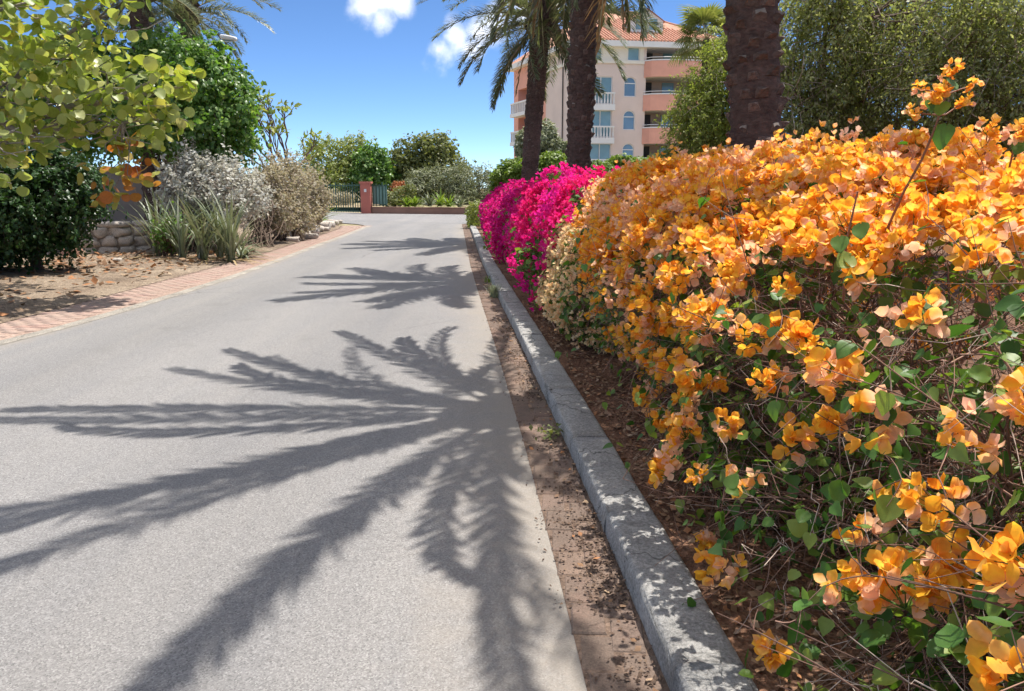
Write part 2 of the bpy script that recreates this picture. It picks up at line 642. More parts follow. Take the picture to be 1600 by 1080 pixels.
def wiggle(a, b, n=5, amp=0.08, sag=0.0):
    a, b = np.asarray(a, float), np.asarray(b, float)
    t = np.linspace(0, 1, n)[:, None]
    P = a * (1 - t) + b * t
    ln = np.linalg.norm(b - a)
    off = rng.normal(0, amp * ln, (n, 3)) * np.sin(t * math.pi)
    P = P + off
    P[:, 2] += sag * ln * np.sin(t[:, 0] * math.pi)
    return P


def sample_blobs(blobs, n, lo=0.75, hi=1.04, core=0.72, power=0.6):
    """points in the outer shell of a union of ellipsoids; blobs [(c, r)]"""
    C = np.array([b[0] for b in blobs], float)
    Rr = np.array([b[1] for b in blobs], float)
    area = (Rr[:, 0] * Rr[:, 1] + Rr[:, 1] * Rr[:, 2] + Rr[:, 0] * Rr[:, 2])
    P, Nn = [], []
    got = 0
    while got < n:
        m = int((n - got) * 1.8) + 50
        i = rng.choice(len(blobs), m, p=area / area.sum())
        d = rng.normal(0, 1, (m, 3))
        d /= np.linalg.norm(d, axis=1, keepdims=True)
        f = lo + (hi - lo) * rng.random(m) ** power
        p = C[i] + d * Rr[i] * f[:, None]
        q = np.linalg.norm((p[:, None] - C[None]) / Rr[None], axis=2)
        q[np.arange(m), i] = 9
        keep = q.min(axis=1) > core
        keep &= p[:, 2] > 0.03
        nn = d / Rr[i]
        nn /= np.linalg.norm(nn, axis=1, keepdims=True)
        P.append(p[keep])
        Nn.append(nn[keep])
        got += keep.sum()
    return np.concatenate(P)[:n], np.concatenate(Nn)[:n]


def pblob(px, py, Y, rx, ry, rd=None):
    """ellipsoid surveyed in pixels at depth Y"""
    c = at(px, py, Y)
    k = Y / FPX
    return (c, np.array((rx * k, (rd if rd is not None else rx * k), ry * k * 0.97)))


LEAF4_V = np.array([(0, 0, 0), (-0.36, 0.45, -0.07), (0.36, 0.45, -0.07), (0, 1, -0.10), (0, 0.45, 0.05)])
LEAF4_F = np.array([(0, 4, 1), (0, 2, 4), (1, 4, 3), (4, 2, 3)])
LEAF2_V = np.array([(0, 0, 0), (-0.24, 0.5, 0.0), (0, 1, -0.12), (0.24, 0.5, 0.0)])
LEAF2_F = np.array([(0, 3, 1), (1, 3, 2)])
STRIP_V = np.array([(-0.07, 0, 0), (0.07, 0, 0), (-0.06, 0.55, 0.04), (0.06, 0.55, 0.04), (0, 1, -0.05)])
STRIP_F = np.array([(0, 1, 3), (0, 3, 2), (2, 3, 4)])
HEART_V = np.array([(0, 0, 0), (-0.30, -0.02, 0.03), (-0.46, 0.26, 0.06), (-0.30, 0.62, 0.04), (0, 1.02, -0.10), (0.30, 0.62, 0.04), (0.46, 0.26, 0.06), (0.30, -0.02, 0.03), (0, 0.45, -0.04)])
HEART_F = np.array([(8, 0, 1), (8, 1, 2), (8, 2, 3), (8, 3, 4), (8, 4, 5), (8, 5, 6), (8, 6, 7), (8, 7, 0)])[:, ::-1]


def scatter_leaves(P, Nn, size, tv, tf, droop=0.3, nrand=0.6, upbias=0.4, svar=0.35):
    k = len(P)
    nrm = Nn + rng.normal(0, nrand, (k, 3)) + np.array((0, 0, upbias))
    al = Nn * 0.6 + rng.normal(0, 0.6, (k, 3)) + np.array((0, 0, -droop))
    s = size * (1 + svar * (rng.random(k) * 2 - 1))
    return scatter(tv, tf, P, frames(nrm, al), s)


# ------------------------------------------------------------------ the setting: ground, road, kerb
KY = np.array([-6, 0, 2, 3.1, 4.5, 5.56, 7.9, 9.8, 13, 15.7, 21, 29.5, 33])
KX = np.array([0.80, 0.61, 0.50, .43, .33, .245, .055, -.11, -.38, -.60, -.985, -1.61, -1.88])
LY = np.array([-6, 0, 3, 5, 7.6, 8.5, 9.7, 11.6, 13.5, 16.7, 21, 25, 30])
LX = np.array([-6.9, -6.1, -5.65, -5.35, -5.12, -5.0, -4.92, -4.87, -4.86, -4.98, -5.2, -5.36, -5.66])


def xk(y):
    return np.interp(y, KY, KX)


def xl(y):
    return np.interp(y, LY, LX)


structure('ground', [(-400, -60, -0.03), (400, -60, -0.03), (400, 700, -0.03), (-400, 700, -0.03)], [(0, 1, 2, 3)], M['far_ground'])

# road: one strip that opens into the cross street
ys = np.concatenate((np.arange(-6, 1.5, 0.75), np.arange(1.5, 12, 0.06), np.arange(12, 30.1, 0.75), [31, 32, 33]))
rv, rf = [], []
XL = {31: -5.85, 32: -6.1, 33: -6.6}
NC = 8
ua = []
for y in ys:
    a, b = XL.get(float(y), float(xl(y))), float(xk(y)) - 0.25
    for i in range(NC + 1):
        rv.append((a + (b - a) * i / NC + (random.gauss(.012, .009) if i == NC and y < 12 else 0), y, 0.0))
        ua.append(i / NC)
for i in range(len(ys) - 1):
    for j in range(NC):
        a = i * (NC + 1) + j
        rf.append((a, a + 1, a + NC + 2, a + NC + 1))
o = len(rv)
rv += [(-8.0, 34.6, 0), (-11, 35.8, 0), (-40, 37.5, 0), (-40, 56, 0), (-13.1, 50.9, 0), (-9.0, 46.95, 0), (-2.2, 44.8, 0), (40, 31.5, 0), (40, 26, 0), (3, 34.6, 0), (-0.6, 35.0, 0), (-1.7, 34.0, 0)]
rf.append(tuple(range(o - NC - 1, o)) + (o + 11, o + 10, o + 9, o + 8, o + 7, o + 6, o + 5, o + 4, o + 3, o + 2, o + 1, o))
road = structure('road', rv, rf, M['asphalt'])
at_u = road.data.attributes.new('across', 'FLOAT', 'POINT')
at_u.data.foreach_set('value', ua + [0.5] * 12)


def strip_sheet(name, ys, fa, fb, z, mat, nx=1, amp=0.0, zb=None):
    V, F = [], []
    for y in ys:
        a, b = fa(y), fb(y)
        for i in range(nx + 1):
            t = i / nx
            zz = z if zb is None else z * (1 - t) + zb * t
            if amp and 0 < i < nx:
                zz += amp * (math.sin(a * 3.1 + y * 1.7 + i * 2.3) * 0.5 + random.uniform(-0.5, 0.5))
            V.append((a * (1 - t) + b * t, y, zz))
    for j in range(len(ys) - 1):
        for i in range(nx):
            q = j * (nx + 1) + i
            F.append((q, q + 1, q + nx + 2, q + nx + 1))
    return V, F


# bed of the gutter and its bricks, two courses wide
V, F = strip_sheet('gutter', np.arange(-4, 33.1, 0.5), lambda y: xk(y) - 0.255, lambda y: xk(y) + 0.02, 0.002, M['joint_sand'])
gutter = structure('gutter', V, F, M['joint_sand'])
bm_variants = []
for k in range(4):
    lx, ly, h = 0.119, 0.2, 0.014
    j = rng.normal(0, 0.0025, (8, 2))
    b = 0.006
    Vb = []
    for q, (sx, sy) in enumerate(((-1, -1), (1, -1), (1, 1), (-1, 1))):
        Vb.append((sx * lx / 2 + j[q][0], sy * ly / 2 + j[q][1], -0.01))
    for q, (sx, sy) in enumerate(((-1, -1), (1, -1), (1, 1), (-1, 1))):
        Vb.append((sx * lx / 2 + j[q][0], sy * ly / 2 + j[q][1], h - b))
    for q, (sx, sy) in enumerate(((-1, -1), (1, -1), (1, 1), (-1, 1))):
        Vb.append((sx * (lx / 2 - b) + j[q][0], sy * (ly / 2 - b) + j[q][1], h))
    Fb = [(8, 9, 10, 11)]
    for q in range(4):
        q2 = (q + 1) % 4
        Fb += [(q, q2, q2 + 4, q + 4), (q + 4, q2 + 4, q2 + 8, q + 8)]
    bm_variants.append(make_mesh('brick', Vb, Fb, M['brick']))
nb = 0
y = 1.5
while nb < 298 and y < 33:
    for c in (0, 1):
        yy = y + (0.1 if c else 0.0)
        x = float(xk(yy)) - 0.25 + 0.063 + c * 0.1245
        sl = float(xk(yy + 0.1) - xk(yy - 0.1)) / 0.2
        a = -math.atan(sl) + random.gauss(0, 0.01)
        R = np.array(((math.cos(a), math.sin(a), random.gauss(0, .008)), (-math.sin(a), math.cos(a), random.gauss(0, .008)), (0, 0, 1)))
        link('brick', bm_variants[nb % 4], gutter, (x, yy, random.uniform(-0.012, -0.004)), R)
        nb += 1
    y += 0.21

# brick verge on the left with its pale concrete edging
LUY = np.array([-6, 5, 8.7, 10.3, 12.4, 16.8, 19.9, 23.6, 29, 33])
LUX = np.array([-7.7, -6.05, -5.89, -5.84, -5.86, -5.82, -5.98, -6.18, -6.5, -7.2])


def xu(y):
    return np.interp(y, LUY, LUX)


V, F = strip_sheet('verge', np.arange(3, 31.6, 0.5), lambda y: xu(y) - 0.05, lambda y: xl(y) + 0.02, 0.004, M['joint_sand'])
verge = structure('brick_verge', V, F, M['verge_sand'])
tv = np.array([(-.5, -.5, 0), (.5, -.5, 0), (.5, .5, 0), (-.5, .5, 0), (-.5, -.5, 1), (.5, -.5, 1), (.5, .5, 1), (-.5, .5, 1)])
tf = np.array([(4, 5, 6, 7), (0, 1, 5, 4), (1, 2, 6, 5), (2, 3, 7, 6), (3, 0, 4, 7)])
near_b, far_P, far_R, far_S = [], [], [], []
y = 4.0
while y < 31.3:
    a, b = float(xu(y)), float(xl(y)) - 0.17
    nrow = max(3, int((b - a) / 0.205))
    sl = math.atan(float(xl(y + 0.1) - xl(y - 0.1)) / 0.2)
    for i in range(nrow):
        x = a + 0.1 + i * 0.205 + (0.1 if int(y / 0.107) % 2 else 0)
        if x + 0.09 > b:
            continue
        R = np.array(((math.cos(sl), math.sin(sl), random.gauss(0, .01)), (-math.sin(sl), math.cos(sl), random.gauss(0, .01)), (0, 0, 1)))
        far_P.append((x, y, 0.0))
        far_R.append(R)
        far_S.append((0.200, 0.102, 0.010 + random.uniform(-.002, .003)))
    y += 0.107
bv, bf = scatter(tv, tf, np.array(far_P), np.array(far_R), np.array(far_S))
part('brick', verge, bv, bf, M['pink_brick'], kind='stuff')
V, F = [], []
for y in np.arange(3, 31.1, 0.5):
    b = float(xl(y))
    for dx, z in ((-0.125, 0.0), (-0.12, 0.013), (0.01, 0.008), (0.03, 0.003)):
        V.append((b + dx + random.uniform(-.006, .006), y, z))
n = len(V) // 4
for j in range(n - 1):
    for i in range(3):
        q = 4 * j + i
        F.append((q, q + 1, q + 5, q + 4))
structure('road_edging', V, F, M['edge_conc'])

# dirt on the left, soil bed on the right
def fbm(x, y):
    return 0.5 * math.sin(x * 1.3 + 0.7 * y) * math.cos(0.9 * y - 0.4 * x) + 0.3 * math.sin(2.9 * x - 1.7 * y + 1) + 0.2 * math.sin(5.1 * y + 3.3 * x)


V, F = [], []
gy = np.concatenate((np.arange(3, 31, 0.4), np.arange(31, 35.5, 0.5)))
for y in gy:
    xr = float(xu(min(y, 31)))
    if y > 31:
        xr -= (y - 31) ** 1.6 * 0.55
    for i in range(41):
        t = i / 40
        x = xr - 0.0 - 20 * t ** 1.6
        z = 0.012 + min(1, t * 6) * (0.05 + 0.035 * fbm(x * 1.5, y * 1.5) + random.uniform(-.012, .012))
        V.append((x, y, z))
for j in range(len(gy) - 1):
    for i in range(40):
        q = j * 41 + i
        F.append((q, q + 41, q + 42, q + 1))
structure('verge_ground', V, F, M['sand'], True)
V, F = [], []
gy = np.arange(-3, 34.1, 0.3)
for y in gy:
    xa = float(xk(y)) + 0.19
    for i in range(31):
        t = i / 30
        x = xa + 22 * t ** 2.2
        z = 0.06 + min(1, t * 12) * (0.03 + 0.022 * fbm(x * 2.5, y * 2.5) + random.uniform(-.01, .01))
        V.append((x, y, z))
for j in range(len(gy) - 1):
    for i in range(30):
        q = j * 31 + i
        F.append((q, q + 1, q + 32, q + 31))
structure('planting_bed', V, F, M['soil'], True)

# kerb of cast lengths with worn arrises
kerb = link('kerb', None, kind='structure')
kerb['_base'] = [0.0, 0.0, 0.0]
joints = [-1.2, 0.0, 1.0, 2.12, 3.26, 4.32, 5.42]
while joints[-1] < 31.5:
    joints.append(joints[-1] + random.uniform(0.98, 1.16))
prof = [(0.0, -0.02), (0.003, 0.045), (0.007, 0.09), (0.0105, 0.1005), (0.017, 0.107), (0.026, 0.110), (0.045, 0.1112), (0.12, 0.113), (0.196, 0.111), (0.212, 0.109), (0.221, 0.103), (0.226, 0.09), (0.226, -0.02)]
for y0, y1 in zip(joints[:-1], joints[1:]):
    g = 0.001
    st = np.linspace(y0 + g, y1 - g, 10)
    dz, dx = random.uniform(-.003, .003), random.uniform(-.003, .003)
    V, F = [], []
    for a, y in enumerate(st):
        e = 1.0 if 0 < a < len(st) - 1 else 0.0
        for (px, pz) in prof:
            s = 0 if e else 0.0025
            cx = px + (0.113 - px) * s * 2
            V.append((float(xk(y)) + cx + dx + random.uniform(-.003, .003), y, pz + dz - (s if pz > 0.05 else 0) + random.uniform(-.002, .002) - (0.012 if (random.random() < .06 and 0.01 < px < .045) else 0)))
    m = len(prof)
    for a in range(len(st) - 1):
        for i in range(m - 1):
            q = a * m + i
            F.append((q, q + 1, q + m + 1, q + m))
    F.append(tuple(range(m)))
    F.append(tuple(range((len(st) - 1) * m + m - 1, (len(st) - 1) * m - 1, -1)))
    part('kerb_stone', kerb, V, F, M['concrete'], True)


# ------------------------------------------------------------------ apartment building
M['wall_pink'] = plain('wall_pink', (0.70, 0.565, 0.50), 0.9, 0.07, 0.6, 0.15, 30)
M['wall_cream'] = plain('wall_cream', (0.76, 0.70, 0.61), 0.9, 0.05, 0.6)
M['coral'] = plain('coral', (0.73, 0.36, 0.27), 0.85, 0.08, 0.8)
M['white_trim'] = plain('white_trim', (0.74, 0.72, 0.70), 0.7, 0.05, 1.0)
M['blind'] = plain('blind', (0.46, 0.33, 0.26), 0.85, 0.1, 1.5)
M['dark_in'] = plain('dark_in', (0.06, 0.055, 0.055), 0.9, 0.1, 1.0)
M['glass'] = mat_glass('glass', (0.15, 0.25, 0.36))
M['glass_teal'] = mat_glass('glass_teal', (0.22, 0.36, 0.40))
M['roof'] = mat_roof()

K0 = np.array((5.54, 70.0))
AU = math.radians(9)
UR = np.array((math.cos(AU), math.sin(AU)))
NR = np.array((math.sin(AU), -math.cos(AU)))
KLv = np.array((0.2, 84.5)) - K0
LS = np.linalg.norm(KLv)
US = KLv / LS
NS = np.array((-US[1], US[0]))
bld = thing('apartment_building', 'coral and pink apartment block with tiled roof behind the palms', 'building', (K0[0], K0[1], 0))
Z_EAVE = 13.75


def on_plane(px, py, o, u):
    d = at(px, py, 1.0) - np.array((0, 0, EYE))
    # o + s u = t d.xy
    A = np.array(((u[0], -d[0]), (u[1], -d[1])))
    s, t = np.linalg.solve(A, -o)
    return s, EYE + t * d[2]


def facade(parent, o, u, n, s0, s1, z0, z1, holes, mat, depth=0.22, name='wall'):
    """wall with real openings; holes (s0,s1,z0,z1,arch)"""
    ss = sorted({s0, s1, *[h[0] for h in holes], *[h[1] for h in holes]})
    zz = sorted({z0, z1, *[h[2] for h in holes], *[h[3] for h in holes]})
    P = lambda s, z, d=0.0: (o[0] + u[0] * s - n[0] * d, o[1] + u[1] * s - n[1] * d, z)
    mb = MB()
    for i in range(len(ss) - 1):
        for j in range(len(zz) - 1):
            cs, cz = (ss[i] + ss[i + 1]) / 2, (zz[j] + zz[j + 1]) / 2
            if any(h[0] < cs < h[1] and h[2] < cz < h[3] for h in holes):
                continue
            mb.add([P(ss[i], zz[j]), P(ss[i + 1], zz[j]), P(ss[i + 1], zz[j + 1]), P(ss[i], zz[j + 1])], [(0, 1, 2, 3)])
    for a, b, c, d, arch in holes:
        r = (b - a) / 2
        if arch:
            k = 8
            pts = [(a + r - r * math.cos(t * math.pi / k), d - r + r * math.sin(t * math.pi / k)) for t in range(k + 1)]
            for t in range(k):
                p, q = pts[t], pts[t + 1]
                mb.add([P(*p), P(*q), P(q[0], d + .0), P(p[0], d + .0)], [(0, 1, 2, 3)])
                mb.add([P(*p), P(*q), P(*q, depth), P(*p, depth)], [(0, 1, 2, 3)])
            e = [((a, c), (a, d - r)), ((b, c), (b, d - r)), ((a, c), (b, c))]
        else:
            e = [((a, c), (a, d)), ((b, c), (b, d)), ((a, c), (b, c)), ((a, d), (b, d))]
        for p, q in e:
            mb.add([P(*p), P(*q), P(*q, depth), P(*p, depth)], [(0, 1, 2, 3)])
    return mb.part(name, parent, mat)


def window(parent, o, u, n, a, b, c, d, arch=False, glass='glass', mull=True, depth=0.16):
    """frame with mullions + pane set back in the opening"""
    P = lambda s, z, e: (o[0] + u[0] * s - n[0] * e, o[1] + u[1] * s - n[1] * e, z)
    r = (b - a) / 2
    f = 0.075
    mb = MB()
    zt = d - r if arch else d
    mb.obox(o, u, n, a, a + f, -depth, -depth + .07, c, zt)
    mb.obox(o, u, n, b - f, b, -depth, -depth + .07, c, zt)
    mb.obox(o, u, n, a + f, b - f, -depth, -depth + .07, c, c + f)
    if arch:
        k = 10
        for t in range(k):
            t0, t1 = t * math.pi / k, (t + 1) * math.pi / k
            q = []
            for e in (depth, depth - .07):
                for tt, rr in ((t0, r), (t1, r), (t1, r - f), (t0, r - f)):
                    q.append(P(a + r - rr * math.cos(tt), d - r + rr * math.sin(tt), e))
            mb.add(q, [(4, 5, 6, 7), (0, 1, 5, 4), (2, 3, 7, 6)])
        mb.obox(o, u, n, a + f, b - f, -depth + .002, -depth + .066, zt - f / 2, zt + f / 2)
    else:
        mb.obox(o, u, n, a + f, b - f, -depth, -depth + .07, d - f, d)
        if mull:
            mb.obox(o, u, n, (a + b) / 2 - f / 2, (a + b) / 2 + f / 2, -depth, -depth + .07, c + f, d - f)
    w_ = mb.part('window', parent, M['white_trim'])
    k = 10
    pts = [(a + .01, c + .01), (b - .01, c + .01)]
    if arch:
        pts += [(a + r + (r - .01) * math.cos(t * math.pi / k), d - r + (r - .01) * math.sin(t * math.pi / k)) for t in range(k + 1)]
    else:
        pts += [(b - .01, d - .01), (a + .01, d - .01)]
    w_['_base'] = list(parent['_base'])
    part('pane', w_, [P(s, z, depth - .02) for s, z in pts], [tuple(range(len(pts)))], M[glass])
    return w_


def local(px, py, o=K0, u=UR):
    return on_plane(px, py, o, u)


# street facade --------------------------------------------------------
sB = local(1004, 150)[0]          # where the balcony bay starts
sE = local(1120, 150)[0]
holes, wins = [], []
storeys = [(120, 148), (172.5, 200), (225, 251)]
zst = []
za = local(985, 120)[1] - local(985, 172.5)[1]
for k in range(-0, 5):
    zt = local(985, 120)[1] - k * za
    zst.append(zt)
    s_a, s_b = local(975, 135)[0], local(994, 135)[0]
    holes.append((s_a, s_b, zt - 1.68, zt, True))
    f_a, f_b = local(921, 135)[0], local(957, 135)[0]
    holes.append((f_a, f_b, zt - 2.3, zt - 0.02, False))
ztop = local(985, 97)[1]
holes_top = [(local(981, 80)[0], local(1000, 80)[0], local(985, 95)[1], local(985, 71)[1], False),
             (local(922, 80)[0], local(941, 80)[0], local(930, 97)[1], local(930, 73)[1], False)]
facade(bld, K0, UR, NR, 0, sB, -0.5, ztop, holes, M['wall_pink'])
facade(bld, K0, UR, NR, 0, sB, ztop, Z_EAVE, holes_top, M['wall_cream'], name='upper_wall')
for (a, b, c, d, arch) in holes:
    window(bld, K0, UR, NR, a, b, c, d, arch, 'glass' if arch else 'glass_teal')
for (a, b, c, d, arch) in holes_top:
    window(bld, K0, UR, NR, a, b, c, d, arch, 'glass_teal', False)
# cornice string
MB().obox(K0, UR, NR, -0.12, sB + .05, 0.003, 0.14, ztop - .16, ztop + .1).part('cornice', bld, M['wall_cream'])
# french balconies with turned balusters
f_a, f_b = local(921, 135)[0] - .25, local(957, 135)[0] + .12
bal_v, bal_r = [], []
for zt in zst:
    zf = zt - 2.42
    bal = MB().obox(K0, UR, NR, f_a, f_b, 0.004, 0.62, zf - .48, zf + .02).part('balcony', bld, M['white_trim'])
    bal['_base'] = list(bld['_base'])
    MB().obox(K0, UR, NR, f_a + .02, f_b - .02, 0.46, 0.62, zf + .90, zf + 1.02).part('rail', bal, M['white_trim'])
    for i in range(9):
        s = f_a + .12 + i * (f_b - f_a - .24) / 8
        c = K0 + UR * s + NR * 0.54
        zs = np.array([0.02, .1, .25, .45, .6, .75, .9])
        V, F = tubes([np.column_stack((np.full(7, c[0]), np.full(7, c[1]), zf + zs))], [np.array([.075, .055, .085, .06, .045, .05, .075])], 6)
        part('baluster', bal, V, F, M['white_trim'], True)
# balcony bay: recessed loggias with curved coral parapets ---------------
PB = K0 + UR * sB
wB = sE - sB
MB().obox(K0, UR, NR, sB, sE, -2.6, -2.4, -0.5, Z_EAVE).part('loggia_wall', bld, M['blind'])
MB().obox(K0, UR, NR, sB - .001, sB + .25, -2.39, -.003, -0.5, Z_EAVE - .01).part('pier', bld, M['wall_pink'])
MB().obox(K0, UR, NR, sE - .25, sE + .5, -2.39, 0.2, -0.5, Z_EAVE - .01).part('pier', bld, M['wall_pink'])
pz = [(local(1035, 97)[1], local(1035, 122)[1])]
for k in range(1, 6):
    pz.append((pz[0][0] - za * k, pz[0][1] - za * k))
for k, (zt, zb) in enumerate(pz):
    # curved front
    mb = MB()
    na = 14
    outer, inner = [], []
    for i in range(na + 1):
        t = i / na
        s = sB + .05 + t * (wB - .3)
        bulge = 1.15 * math.sin(math.pi * t) ** 0.45
        p = K0 + UR * s + NR * (bulge + .02)
        q = K0 + UR * s + NR * (bulge - .14)
        outer.append(p)
        inner.append(q)
    for i in range(na):
        a, b, c, d = outer[i], outer[i + 1], inner[i + 1], inner[i]
        mb.add([(*a, zb), (*b, zb), (*b, zt), (*a, zt), (*d, zb), (*c, zb), (*c, zt), (*d, zt)], [(0, 1, 2, 3), (3, 2, 6, 7), (5, 4, 7, 6), (0, 4, 5, 1)])
    pp = mb.part('parapet', bld, M['coral'])
    pp['_base'] = list(bld['_base'])
    mb = MB()
    for i in range(na):
        a, b, c, d = outer[i], outer[i + 1], inner[i + 1], inner[i]
        e = NR * .03
        mb.add([(*(a + e), zt + .004), (*(b + e), zt + .004), (*(b + e), zt + .1), (*(a + e), zt + .1), (*(c - e), zt + .1), (*(d - e), zt + .1)], [(0, 1, 2, 3), (3, 2, 4, 5)])
    mb.part('coping', pp, M['white_trim'])
    mb = MB()
    poly = [tuple(p) for p in inner]
    for zz in (zb + .02, zb + .22):
        mb.add([(*p, zz) for p in poly] + [(*(K0 + UR * (sE - .25) + NR * -2.38), zz), (*(K0 + UR * (sB + .05) + NR * -2.38), zz)], [tuple(range(na + 3))])
    mb.part('floor_slab', pp, M['wall_cream'])
    V, F = tubes([np.array([(*(p - NR * -.0), zt + .28) for p in outer])], [0.03], 5)
    part('railing', pp, V, F, M['white_trim'], True)
    # glazed door behind
    a0 = sB + .5
    zb2 = zt - .9
    for q in range(2):
        MB().obox(K0, UR, NR, a0 + q * 2.1, a0 + q * 2.1 + 1.1, -2.398, -2.34, zb2, zb2 + 2.3).part('door', bld, M['glass_teal'] if q else M['dark_in'])
# side facade ------------------------------------------------------------
def side(px, py):
    return on_plane(px, py, K0, US)


sc0 = side(853, 150)[0]
sc1 = side(845, 150)[0]
facade(bld, K0, US, NS, 0, sc0, -0.5, Z_EAVE, [], M['wall_pink'])
facade(bld, K0, US, NS, sc0, LS, -0.5, Z_EAVE, [(sc1 + .6, LS - 1.3, z - 1.9, z + .35, False) for z in zst[:5]], M['coral'], 1.2)
MB().obox(K0, US, NS, sc0 + .2, LS - .5, -1.4, -1.25, -0.5, Z_EAVE - .3).part('loggia_wall', bld, M['blind'])
for z in zst[:5]:
    b2 = MB().obox(K0, US, NS, sc1 + .5, LS - 1.2, 0.004, 0.9, z - 2.45, z - 2.1).part('balcony', bld, M['white_trim'])
    b2['_base'] = list(bld['_base'])
    MB().obox(K0, US, NS, sc1 + .55, LS - 1.25, 0.72, 0.88, z - 1.2, z - 1.05).part('rail', b2, M['white_trim'])
    for i in range(12):
        s = sc1 + .7 + i * (LS - 2.1 - sc1) / 11
        MB().obox(K0, US, NS, s - .07, s + .07, 0.74, 0.86, z - 2.1, z - 1.2).part('baluster', b2, M['white_trim'])
MB().obox(K0, US, NS, -0.1, sc0, 0.003, 0.12, ztop - .16, ztop + .1).part('cornice', bld, M['wall_cream'])
sp = side(880, 170)[0]
c = K0 + US * sp + NS * .08
V, F = tubes([np.array([(c[0], c[1], 0), (c[0], c[1], ztop - .2)])], [0.055], 6)
part('downpipe', bld, V, F, M['dark_in'], True)
# closing walls
KE = K0 + UR * (sE + .5)
KF = KE + US * LS
KL_ = K0 + US * LS
mb = MB()
mb.add([(*KE, -.5), (*KF, -.5), (*KF, Z_EAVE), (*KE, Z_EAVE)], [(0, 1, 2, 3)])
mb.add([(*KF, -.5), (*KL_, -.5), (*KL_, Z_EAVE), (*KF, Z_EAVE)], [(0, 1, 2, 3)])
mb.part('wall', bld, M['wall_pink'])
# roof -------------------------------------------------------------------
ov = .7
c0 = K0 - UR * ov - US * ov
c1 = KE + UR * ov - US * ov
c2 = KF + UR * ov + US * ov
c3 = KL_ - UR * ov + US * ov
fa = MB()
for a, b in ((c0, c1), (c1, c2), (c2, c3), (c3, c0)):
    fa.add([(*a, Z_EAVE - .35), (*b, Z_EAVE - .35), (*b, Z_EAVE + .12), (*a, Z_EAVE + .12)], [(0, 1, 2, 3)])
fa.add([(*c0, Z_EAVE - .35), (*c1, Z_EAVE - .35), (*c2, Z_EAVE - .35), (*c3, Z_EAVE - .35)], [(0, 1, 2, 3)])
fa.part('fascia', bld, M['white_trim'])
ZR = 17.9
mid0 = (c0 + c3) / 2 + UR * 5.2
mid1 = (c1 + c2) / 2 - UR * 5.2
rb = MB()
e = Z_EAVE + .125
A, B, C_, D = [(*p, e) for p in (c0, c1, c2, c3)]
R0, R1 = (*mid0, ZR), (*mid1, ZR)
rb.add([A, B, R1, R0], [(0, 1, 2, 3)]).add([B, C_, R1], [(0, 1, 2)]).add([C_, D, R0, R1], [(0, 1, 2, 3)]).add([D, A, R0], [(0, 1, 2)])
roof = rb.part('roof', bld, M['roof'])
roof['_base'] = list(bld['_base'])
V, F = tubes([wiggle(p, q, 12, 0.001) for p, q in ((A, R0), (B, R1), (R0, R1))], [0.14] * 3, 6)
part('ridge_tiles', roof, V, F, M['roof'], True)
# rows of barrel tiles along the street slope
nrm_in = (np.array(R0) - np.array(A))
pol = []
for i in range(46):
    t = (i + .5) / 46
    a = np.array(A) * (1 - t) + np.array(B) * t
    # up the slope till a hip or the ridge
    ln = np.linalg.norm(np.array(B) - np.array(A))
    s = t * ln
    f = min(1.0, s / 9.5, (ln - s) / 9.5)
    up = (np.array((*(mid0 + mid1) / 2, ZR)) - (np.array(A) + np.array(B)) / 2)
    pol.append(np.array([a, a + up * f]) + np.array((0, 0, .03)))
V, F = tubes(pol, [0.085] * len(pol), 5)
part('roof_tile', roof, V, F, M['roof'], True, kind='stuff')
# dormer
dO = K0 + US * 1.6 + np.array((0, 0))
sd0, sd1 = on_plane(984, 40, dO, UR)[0], on_plane(1036, 40, dO, UR)[0]
zd0, zd1, zdp = on_plane(1010, 53, dO, UR)[1], on_plane(1010, 32, dO, UR)[1], on_plane(1010, 14, dO, UR)[1]
sm = (sd0 + sd1) / 2
dm = MB()
P3 = lambda s, d, z: (*(dO + UR * s - NR * d), z)
for a, b in ((sd0, sd1),):
    dm.add([P3(a, 0, zd0), P3(b, 0, zd0), P3(b, 0, zd1), P3(sm, 0, zdp), P3(a, 0, zd1)], [(0, 1, 2, 3, 4)])
    dm.add([P3(a, 0, zd0), P3(a, 0, zd1), P3(a, 4, zd1), P3(a, 4, zd0)], [(0, 1, 2, 3)])
    dm.add([P3(b, 0, zd0), P3(b, 0, zd1), P3(b, 4, zd1), P3(b, 4, zd0)], [(0, 1, 2, 3)])
dorm = dm.part('dormer', roof, M['white_trim'])
dorm['_base'] = list(bld['_base'])
dr = MB()
dr.add([P3(sd0 - .2, -.2, zd1 - .12), P3(sm, -.2, zdp + .06), P3(sm, 5, zdp + .06), P3(sd0 - .2, 5, zd1 - .12)], [(0, 1, 2, 3)])
dr.add([P3(sd1 + .2, -.2, zd1 - .12), P3(sm, -.2, zdp + .06), P3(sm, 5, zdp + .06), P3(sd1 + .2, 5, zd1 - .12)], [(0, 1, 2, 3)])
part('dormer_roof', roof, np.array(dr.V), dr.F, M['roof'])
for x0, x1 in ((.18, .42), (.58, .82)):
    ww = sd1 - sd0
    q = MB().obox(dO, UR, NR, sd0 + ww * x0, sd0 + ww * x1, 0.003, .05, zd0 + .35, zd1 + .15)
    part('dormer_window', roof, np.array(q.V), q.F, M['glass_teal'])


